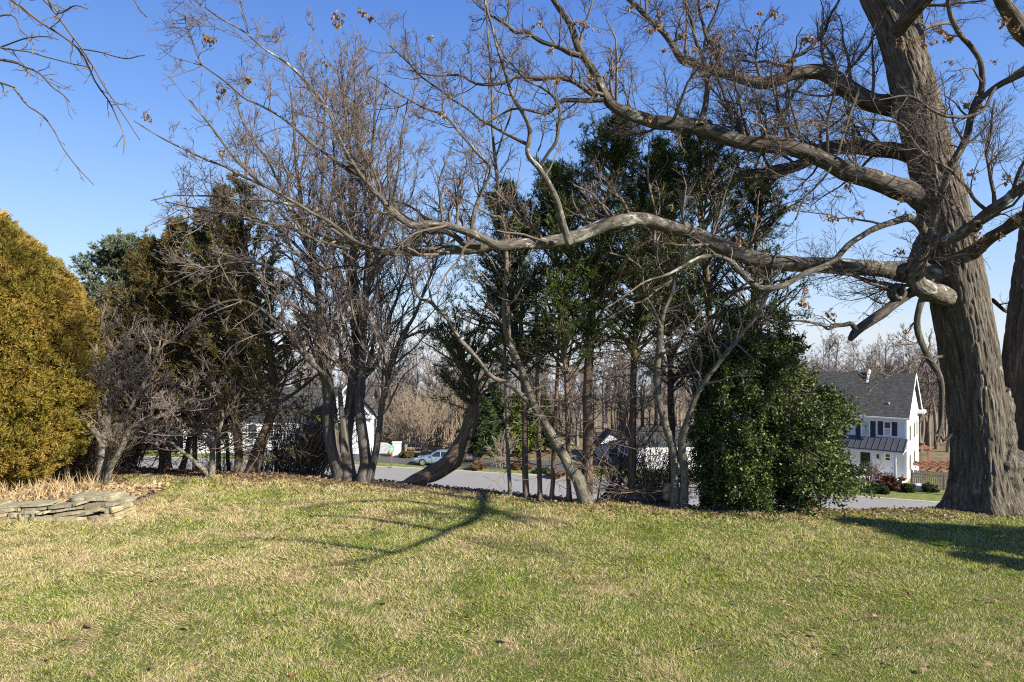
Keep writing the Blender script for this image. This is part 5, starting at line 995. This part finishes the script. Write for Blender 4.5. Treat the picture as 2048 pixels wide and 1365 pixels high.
# cars
M['paint_blue'] = plain('silver_blue_car_paint', (.36, .43, .52), .22, .55, var=.02, spec=.6); M['paint_grey'] = plain('grey_car_paint', (.26, .29, .33), .22, .6, var=.02, spec=.6)
M['tyre'] = plain('tyre_rubber', (.015, .015, .015), .8); M['rim'] = plain('alloy_rim', (.55, .56, .58), .3, .7); M['carglass'] = plain('car_window_glass', (.02, .025, .03), .05, var=.05, spec=.8)
M['redlamp'] = plain('red_tail_lamp', (.42, .015, .012), .2); M['clearlamp'] = plain('headlamp_glass', (.6, .62, .64), .1)
def car(label, x, y, rz, paint, group=None):
    t = thing('parked_car', label, 'car', (x, y, ZR+.13), None, rz)
    L = 4.85; n = 31; u = np.linspace(0, 1, n); X = (u-.5)*L     # front at -x
    ztop = np.interp(u, [0, .02, .06, .25, .30, .72, .80, .95, .985, 1], [.52, .62, .72, .92, .95, .99, 1.02, 1.0, .92, .62]); zb = np.interp(u, [0, .05, .5, .95, 1], [.34, .22, .2, .24, .38])
    hw = .90*np.interp(u, [0, .04, .14, .5, .88, .97, 1], [.66, .84, .97, 1, .97, .86, .72]); prof = [(-1, 0.12), (-1.0, .45), (-.985, .75), (-.93, .93), (-.6, 1.0), (0, 1.02), (.6, 1.0), (.93, .93), (.985, .75), (1., .45), (1, .12), (.8, 0), (-.8, 0)]
    V = np.array([[X[i], a*hw[i], zb[i]+(ztop[i]-zb[i])*b] for i in range(n) for a, b in prof]); k = len(prof)
    q = [[i*k+j, i*k+(j+1) % k, (i+1)*k+(j+1) % k, (i+1)*k+j] for i in range(n-1) for j in range(k)]; tr = [[0, j+1, j] for j in range(1, k-1)]+[[(n-1)*k, (n-1)*k+j, (n-1)*k+j+1] for j in range(1, k-1)]
    mb = MB(); mb.add(V, q, tr); body = mb.build('body', M[paint], None); body.parent = t
    # cabin: glass house with painted roof and pillars
    xs_ = [-.78, -.15, .35, 1.05, 1.95]; zt = [.93, 1.40, 1.45, 1.41, 1.01]; wb = [.80, .78, .78, .77, .74]; wt = [.74, .60, .60, .58, .66]
    V = []; 
    for a, b, c_, d_ in zip(xs_, zt, wb, wt): V += [(a, -c_, .93), (a, -d_, b), (a, d_, b), (a, c_, .93)]
    mb = MB(); mb.add(V, [[i*4+j, i*4+j+1, (i+1)*4+j+1, (i+1)*4+j] for i in range(4) for j in range(3)]); o = mb.build('window_glass', M['carglass'], None, smooth=False); o.parent = t
    mb = MB(); sec = []
    for a, b, d_ in ((-.22, 1.37, .61), (-.05, 1.43, .61), (.35, 1.475, .62), (.8, 1.46, .61), (1.15, 1.40, .60)): sec += [(a, -d_-.015, b-.03), (a, -d_*.7, b+.012), (a, d_*.7, b+.012), (a, d_+.015, b-.03)]
    mb.add(sec, [[i*4+j, i*4+j+1, (i+1)*4+j+1, (i+1)*4+j] for i in range(4) for j in range(3)])
    for sg in (-1, 1):
        for (p, w_) in ((((-.80, .82, .93), (-.18, .63, 1.39)), .05), (((.38, .80, .93), (.40, .63, 1.45)), .05), (((1.1, .62, 1.40), (1.75, .76, .99)), .12), (((-.18, .63, 1.39), (.4, .64, 1.45)), .03), (((.4, .64, 1.45), (1.1, .62, 1.40)), .03)):
            A = np.array([[p[0][0], sg*p[0][1], p[0][2]], [p[1][0], sg*p[1][1], p[1][2]]]); tubes(mb, A[None], np.full((1, 2), w_), 5)
    o = mb.build('roof', M[paint], None); o.parent = t
    for wx in (-1.45, 1.42):
        for sg in (-1, 1):
            an = np.arange(28)*2*np.pi/28
            def lathe(pr):
                V = np.concatenate([np.stack([wx+np.cos(an)*r_, np.full(28, sg*y_), .335+np.sin(an)*r_], -1) for r_, y_ in pr]); return V, [[a*28+j, a*28+(j+1) % 28, (a+1)*28+(j+1) % 28, (a+1)*28+j] for a in range(len(pr)-1) for j in range(28)]
            mb = MB(); mb.add(*lathe([(.385, .80), (.385, .905), (.37, .906), (.0, .906)])); o = mb.build('wheel_arch', M['tyre'], None, smooth=False); o.parent = t
            mb = MB(); mb.add(*lathe([(.22, .70), (.335, .72), (.34, .91), (.325, .925), (.235, .925), (.23, .90), (0, .90)])); wh = mb.build('wheel', M['tyre'], None, smooth=False); wh.parent = t
            mb = MB(); mb.add(*lathe([(.235, .915), (.235, .935), (.20, .937), (.20, .915)])); mb.add(*lathe([(.055, .91), (.055, .94), (0, .942)]))
            for s_ in range(5):
                a0 = s_*2*np.pi/5+.3; dd_ = np.array([np.cos(a0), 0, np.sin(a0)]); pp = np.array([-np.sin(a0), 0, np.cos(a0)]); c0 = np.array([wx, sg*.93, .335]); mb.add([c0+dd_*.04-pp*.035, c0+dd_*.21-pp*.05, c0+dd_*.21+pp*.05, c0+dd_*.04+pp*.035], [[0, 1, 2, 3]])
            o = mb.build('rim', M['rim'], None, smooth=False); o.parent = wh
    for sg in (-1, 1):
        mb = MB(); mb.prism([(-2.34, .60), (-2.05, .66), (-1.95, .76), (-2.25, .70)], min(sg*.60, sg*.86), max(sg*.60, sg*.86), 'y'); o = mb.build('headlight', M['clearlamp'], None, smooth=False); o.parent = t
        mb = MB(); mb.prism([(2.10, .78), (2.41, .76), (2.40, .92), (2.15, .93)], min(sg*.55, sg*.87), max(sg*.55, sg*.87), 'y'); o = mb.build('tail_light', M['redlamp'], None, smooth=False); o.parent = t
        mb = MB(); mb.box((-.55, min(sg*.82, sg*1.0), .93), (-.42, max(sg*.82, sg*1.0), 1.05)); o = mb.build('mirror', M[paint], None, smooth=False); o.parent = t
        mb = MB()
        for hx in (-.05, .85): mb.box((hx, min(sg*.90, sg*.925), .80), (hx+.16, max(sg*.90, sg*.925), .83))
        for hx in (-.48, .42, 1.22): mb.box((hx, min(sg*.897, sg*.9035), .32), (hx+.012, max(sg*.897, sg*.9035), .88))
        o = mb.build('door_trim', M['tyre'], None, smooth=False); o.parent = t
x0 = W(828, 936, 70.6)[0]; car('silver-blue sedan with its nose to the left, front car in the side lane', x0+2.42, 71.2, math.radians(-6), 'paint_blue')
x1 = W(945, 934, 71)[0]; car('grey sedan behind the silver-blue one, its red tail light beside the dark evergreen', x1-2.42, 73.2, math.radians(-9), 'paint_grey')
# green sign
M['green'] = plain('green_sign_face', (.10, .42, .28), .5, var=.05); M['rust'] = plain('brown_sign_post', (.20, .10, .06), .8); M['orange'] = plain('pumpkin_skin', (.62, .20, .03), .5, sc=5)
sx, sy = W(784, 935, 70)[0], 69.8
SG = thing('road_sign', 'small green rectangular sign on a thin brown post by the side lane', 'sign', (sx, sy, ZR+.1)); box('post', (-.04, -.04, 0), (.04, .04, 2.1), 'rust', SG); pl_ = box('panel', (-.27, -.075, 1.5), (.27, -.042, 2.25), 'green', SG)
mb = MB()
for a, b in ((2.08, .16), (1.94, .19), (1.80, .12), (1.66, .17)): mb.box((-b, -.080, a-.02), (b, -.0755, a+.02))
o = mb.build('lettering', M['whitepaint'], None, smooth=False); o.parent = pl_
def sphere(name, label, cat, x, y, z, r, mat, ribs=0, sq=1.):
    u = np.linspace(0, np.pi, 10); v = np.linspace(0, 2*np.pi, 24, endpoint=False); U, Vv = np.meshgrid(u, v, indexing='ij'); rr = r*(1+.06*np.cos(Vv*ribs))
    V = np.stack([x+rr*np.sin(U)*np.cos(Vv), y+rr*np.sin(U)*np.sin(Vv), z+r*sq+rr*sq*np.cos(U)], -1); k = 24; mb = MB(); mb.add(V, [[a*k+j, (a+1)*k+j, (a+1)*k+(j+1) % k, a*k+(j+1) % k] for a in range(9) for j in range(k)], a=V)
    tubes(mb, np.array([[[x, y, z+r*sq*1.9], [x+.02, y, z+r*sq*2.3]]]), np.array([[.04, .03]]), 6); o = mb.build(name, M[mat]); tag(o, label, cat)
sphere('pumpkin', 'orange pumpkin near the green sign post', 'pumpkin', W(781, 914, 76)[0], 76, ZR+.3, .32, 'orange', 8, .85); 
MP = thing('white_pillar', 'short white gate pillar right of the green sign', 'pillar', (W(795, 916, 76)[0], 76.2, ZR+.15)); box('body', (-.55, -.2, 0), (.35, .2, 1.5), 'trim', MP); box('cap', (-.62, -.27, 1.501), (.42, .27, 1.6), 'trim', MP)
LW = thing('low_wall', 'low pale grey garden wall left of the green sign', 'wall', (W(753, 912, 78)[0], 78.2, ZR+.12)); mb = MB(); mb.prism([(0, 0), (1.9, 0), (1.9, .75), (1.1, 1.15), (0, 1.25)], 0, .35, 'y'); o = mb.build('stonework', plain('pale_stone', (.45, .45, .46), .9, sc=4, var=.2), None, smooth=False); o.parent = LW
# stacked stone wall in the left foreground
M['stone'] = None
def m_stone():
    m, t, b, o = newmat('stacked_fieldstone'); g = geo(t); oi = t.nodes.new('ShaderNodeObjectInfo').outputs['Random']
    n = noise(t, g, 7, 7, .7); n2 = noise(t, g, 45, 4, .7); c = ramp(t, n, [(.3, (.15, .13, .09)), (.5, (.31, .275, .19)), (.7, (.46, .41, .285))]); tint = ramp(t, oi, [(0, (.62, .63, .60)), (.3, (1, 1, .95)), (.6, (1., .88, .70)), (.8, (.82, .86, .80)), (1, (.60, .52, .46))])
    c = mix(t, 1., c, tint, 'MULTIPLY'); c = mix(t, ramp(t, n2, [(.55, (0, 0, 0)), (.7, (.45, .45, .45))]), c, (.44, .45, .38)); t.links.new(c, b.inputs['Base Color']); b.inputs['Roughness'].default_value = .92; bump(t, b, n, .02); return m
M['stone'] = m_stone()
def stonewall():
    r = rs(200); d0 = DG(1046); ox = -8.6; t = thing('stone_wall', 'low dry-stacked flat stone wall edging the planting bed at left', 'wall', (ox, d0, 0))
    x_end = W(222, 1046, d0)[0]; n_st = 0
    def stone(x0, x1, y0, y1, z0, z1, tilt):
        nx = 10; mb = MB(); mb.smooth = False; ang = r.rand()*9
        top = []; bot = []; ny = 5
        X = np.linspace(0, 1, nx); Y = np.linspace(0, 1, ny); XX, YY = np.meshgrid(X, Y, indexing='ij'); taper = np.clip(np.minimum(XX, 1-XX)*5+.35, 0, 1)
        ed_ = (vnoise(np.stack([XX*4+ang, YY*3, XX*0], -1))-.5)
        px = x0+(x1-x0)*XX+ (YY-.5)*.04*ed_*4; py = y0+(y1-y0)*YY*1.0+(1-YY)*(1-taper)*.10+ (vnoise(np.stack([XX*5+ang, YY*0, XX*0+3], -1))-.5)*.05*(1-YY); zc = (z0+z1)/2+tilt*(XX-.5)*(x1-x0); hh = (z1-z0)/2*(.55+.45*taper)
        zt = zc+hh*(1+.5*ed_); zb = zc-hh*(1-.4*(vnoise(np.stack([XX*4+ang+7, YY*3, XX*0], -1))-.5)); V = np.concatenate([np.stack([px, py, zt], -1).reshape(-1, 3), np.stack([px, py, zb], -1).reshape(-1, 3)]); N = nx*ny
        q = []
        for i in range(nx-1):
            for j in range(ny-1): a = i*ny+j; q += [[a, a+ny, a+ny+1, a+1], [N+a, N+a+1, N+a+ny+1, N+a+ny]]
            a = i*ny; q.append([a, N+a, N+a+ny, a+ny]); a = i*ny+ny-1; q.append([a, a+ny, N+a+ny, N+a])
        for j in range(ny-1): q.append([j, j+1, N+j+1, N+j]); a = (nx-1)*ny+j; q.append([a, N+a, N+a+1, a+1])
        mb.add(V, q, a=V); mb.build('stone', M['stone'], t, smooth=False)
    z = -.02; c = 0; hs_ = [.045, .04, .05, .038, .042, .045]
    for ci, hh in enumerate(hs_):
        x = ox-r.rand()*.3
        while x < x_end-.06:
            L = r.uniform(.3, .95) if r.rand() > .3 else r.uniform(.1, .25); x2 = min(x+L, x_end+r.uniform(-.05, .04)); e = max(0, (x2-(x_end-.5)))*.4
            yy = d0+.05*r.rand()+ci*.012; stone(x, x2+.03, yy, yy+r.uniform(.28, .42), z+r.uniform(-.008, .006), z+hh*r.uniform(.7, 1.25), r.uniform(.0, .17)); x = x2+.006; n_st += 1
        z += hh*.97
    for k in range(2):                                       # the return at the wall's right end
        zz = .0; 
        for hh in (.055, .05, .06, .05, .045): stone(x_end-.42+.02*r.rand(), x_end+r.uniform(-.03, .05), d0+.36+k*.26, d0+.62+k*.26, zz, zz+hh, r.uniform(-.05, .05)); zz += hh
        break
    for (a, b, w_, h_) in ((205, 998, .42, .06), (222, 1003, .35, .05), (180, 1003, .35, .05), (228, 998, .16, .08), (165, 1008, .3, .05)):
        p = W(a, b, d0+.5); stone(p[0]-w_/2, p[0]+w_/2, d0+.3, d0+.7, .24, .24+h_, r.uniform(-.1, .1))
stonewall()
def bed():
    r = rs(201); d0 = DG(1046)+.36; mb = MB(); xs_ = np.linspace(-12, W(226, 1000, d0)[0], 60); ys_ = np.linspace(d0, d0+1.9, 24)
    V, q = grid(xs_, ys_, lambda X, Y: .02+.14*np.clip((Y-d0+.3)/.5, 0, 1)*np.clip((d0+1.9-Y)/1.1, 0, 1)*np.clip((xs_[-1]-X)/.8, 0, 1)-.05*(X > xs_[-1]-.05)+.04*(fbm(np.stack([X*4, Y*4, X*0], -1), 2)-.5)+np.zeros_like(X)-.06*(Y > d0+1.8)); mb.add(V, q, a=V)
    tag(mb.build('planting_bed', plain('mulch', (.17, .12, .08), .95, sc=25, var=.4, bd=.03)), kind='structure')
    K = 6000; x = r.uniform(-10.5, xs_[-1], K); y = r.uniform(d0, d0+1.8, K); mb = MB(); mb.smooth = False
    leafset(mb, r, np.stack([x, y, .16+.03*r.rand(K)-(y-d0)*.04], -1), np.stack([r.normal(size=K), r.normal(size=K), .5*r.rand(K)], -1), .07, .045, .3)
    K = 1500; x = r.uniform(-10.5, xs_[-1]-.9, K); y = r.uniform(d0+.1, d0+1.6, K); leafset(mb, r, np.stack([x, y, .12+x*0], -1), np.stack([r.normal(size=K)*.35, r.normal(size=K)*.35, np.ones(K)], -1), .22, .011, .35, lv=.7)
    tag(mb.build('dry_perennials', M['straw'], smooth=False), 'dry tan perennial stems and dead leaves in the bed behind the stone wall', 'dry plants', kind='stuff')
bed()
# log and brush pile at the lawn edge
def pile():
    r = rs(202); c = W(1275, 1005, 11.35); t = thing('brush_pile', 'heap of old logs and dead branches between the dark trunks and the pale forked tree', 'brush pile', (c[0], c[1], zs(c[0], c[1])))
    for (xa, ya, xb, yb, rad, dz) in ((1212,1002,1330,998,15,0), (1222,995,1300,990,11,.1), (1205,1006,1262,1003,9,-.15), (1235,985,1305,986,3,.2), (1290,1000,1345,1006,8,.15)):
        P, R = trace([(xa,ya,rad*2),((xa+xb)/2,(ya+yb)/2-2,rad*2.1),(xb,yb,rad*1.7)], 11.35+dz, 11.5+dz, 14, .02, r); mb = MB(); tubes(mb, P, R, 14, cap=True, wob=.2, rng=r); tubes(mb, P[:, ::-1][:, :2], R[:, ::-1][:, :2], 14); mb.build('log', M['cedar'], t)
    mb = MB(); n = 60; P = np.empty((n, 8, 3)); P[:, 0] = np.stack([c[0]+r.uniform(-.5, .75, n), c[1]+r.uniform(-.35, .3, n), .04+r.rand(n)*.18], -1); d = norm(np.stack([r.normal(size=n), r.normal(size=n)*.5, r.normal(size=n)*.12+.03], -1))
    for k in range(1, 8): d = norm(d+r.normal(size=(n, 3))*.12); P[:, k] = P[:, k-1]+d*.09; P[:, k, 2] = np.maximum(P[:, k, 2], .01)
    R = np.full((n, 1), .008)*np.linspace(1, .4, 8)[None]; tubes(mb, P, R, 4); Q_, RQ = children(r, P, R, cnt=5, lr=.4, n=4, rmin=.003, wob=.2, up=0); tubes(mb, Q_, RQ, 3); mb.build('dead_branches', M['brush'], t)
    p = W(1338, 1012, 11.1); mb = MB(); u = np.linspace(0, np.pi, 14); v = np.linspace(0, 2*np.pi, 20, endpoint=False); U, Vv = np.meshgrid(u, v, indexing='ij'); X = np.stack([np.sin(U)*np.cos(Vv)*.10, np.sin(U)*np.sin(Vv)*.09, np.cos(U)*.17], -1)*(1+.4*(fbm(np.stack([U*2, Vv, U*0], -1), 2)-.5))[..., None]+np.array([p[0], p[1], .12]); k = 20
    mb.add(X, [[a*k+j, (a+1)*k+j, (a+1)*k+(j+1) % k, a*k+(j+1) % k] for a in range(13) for j in range(k)], a=X); tag(mb.build('field_stone', M['stone']), 'upright rounded stone leaning at the foot of the pale forked tree', 'stone')
pile()
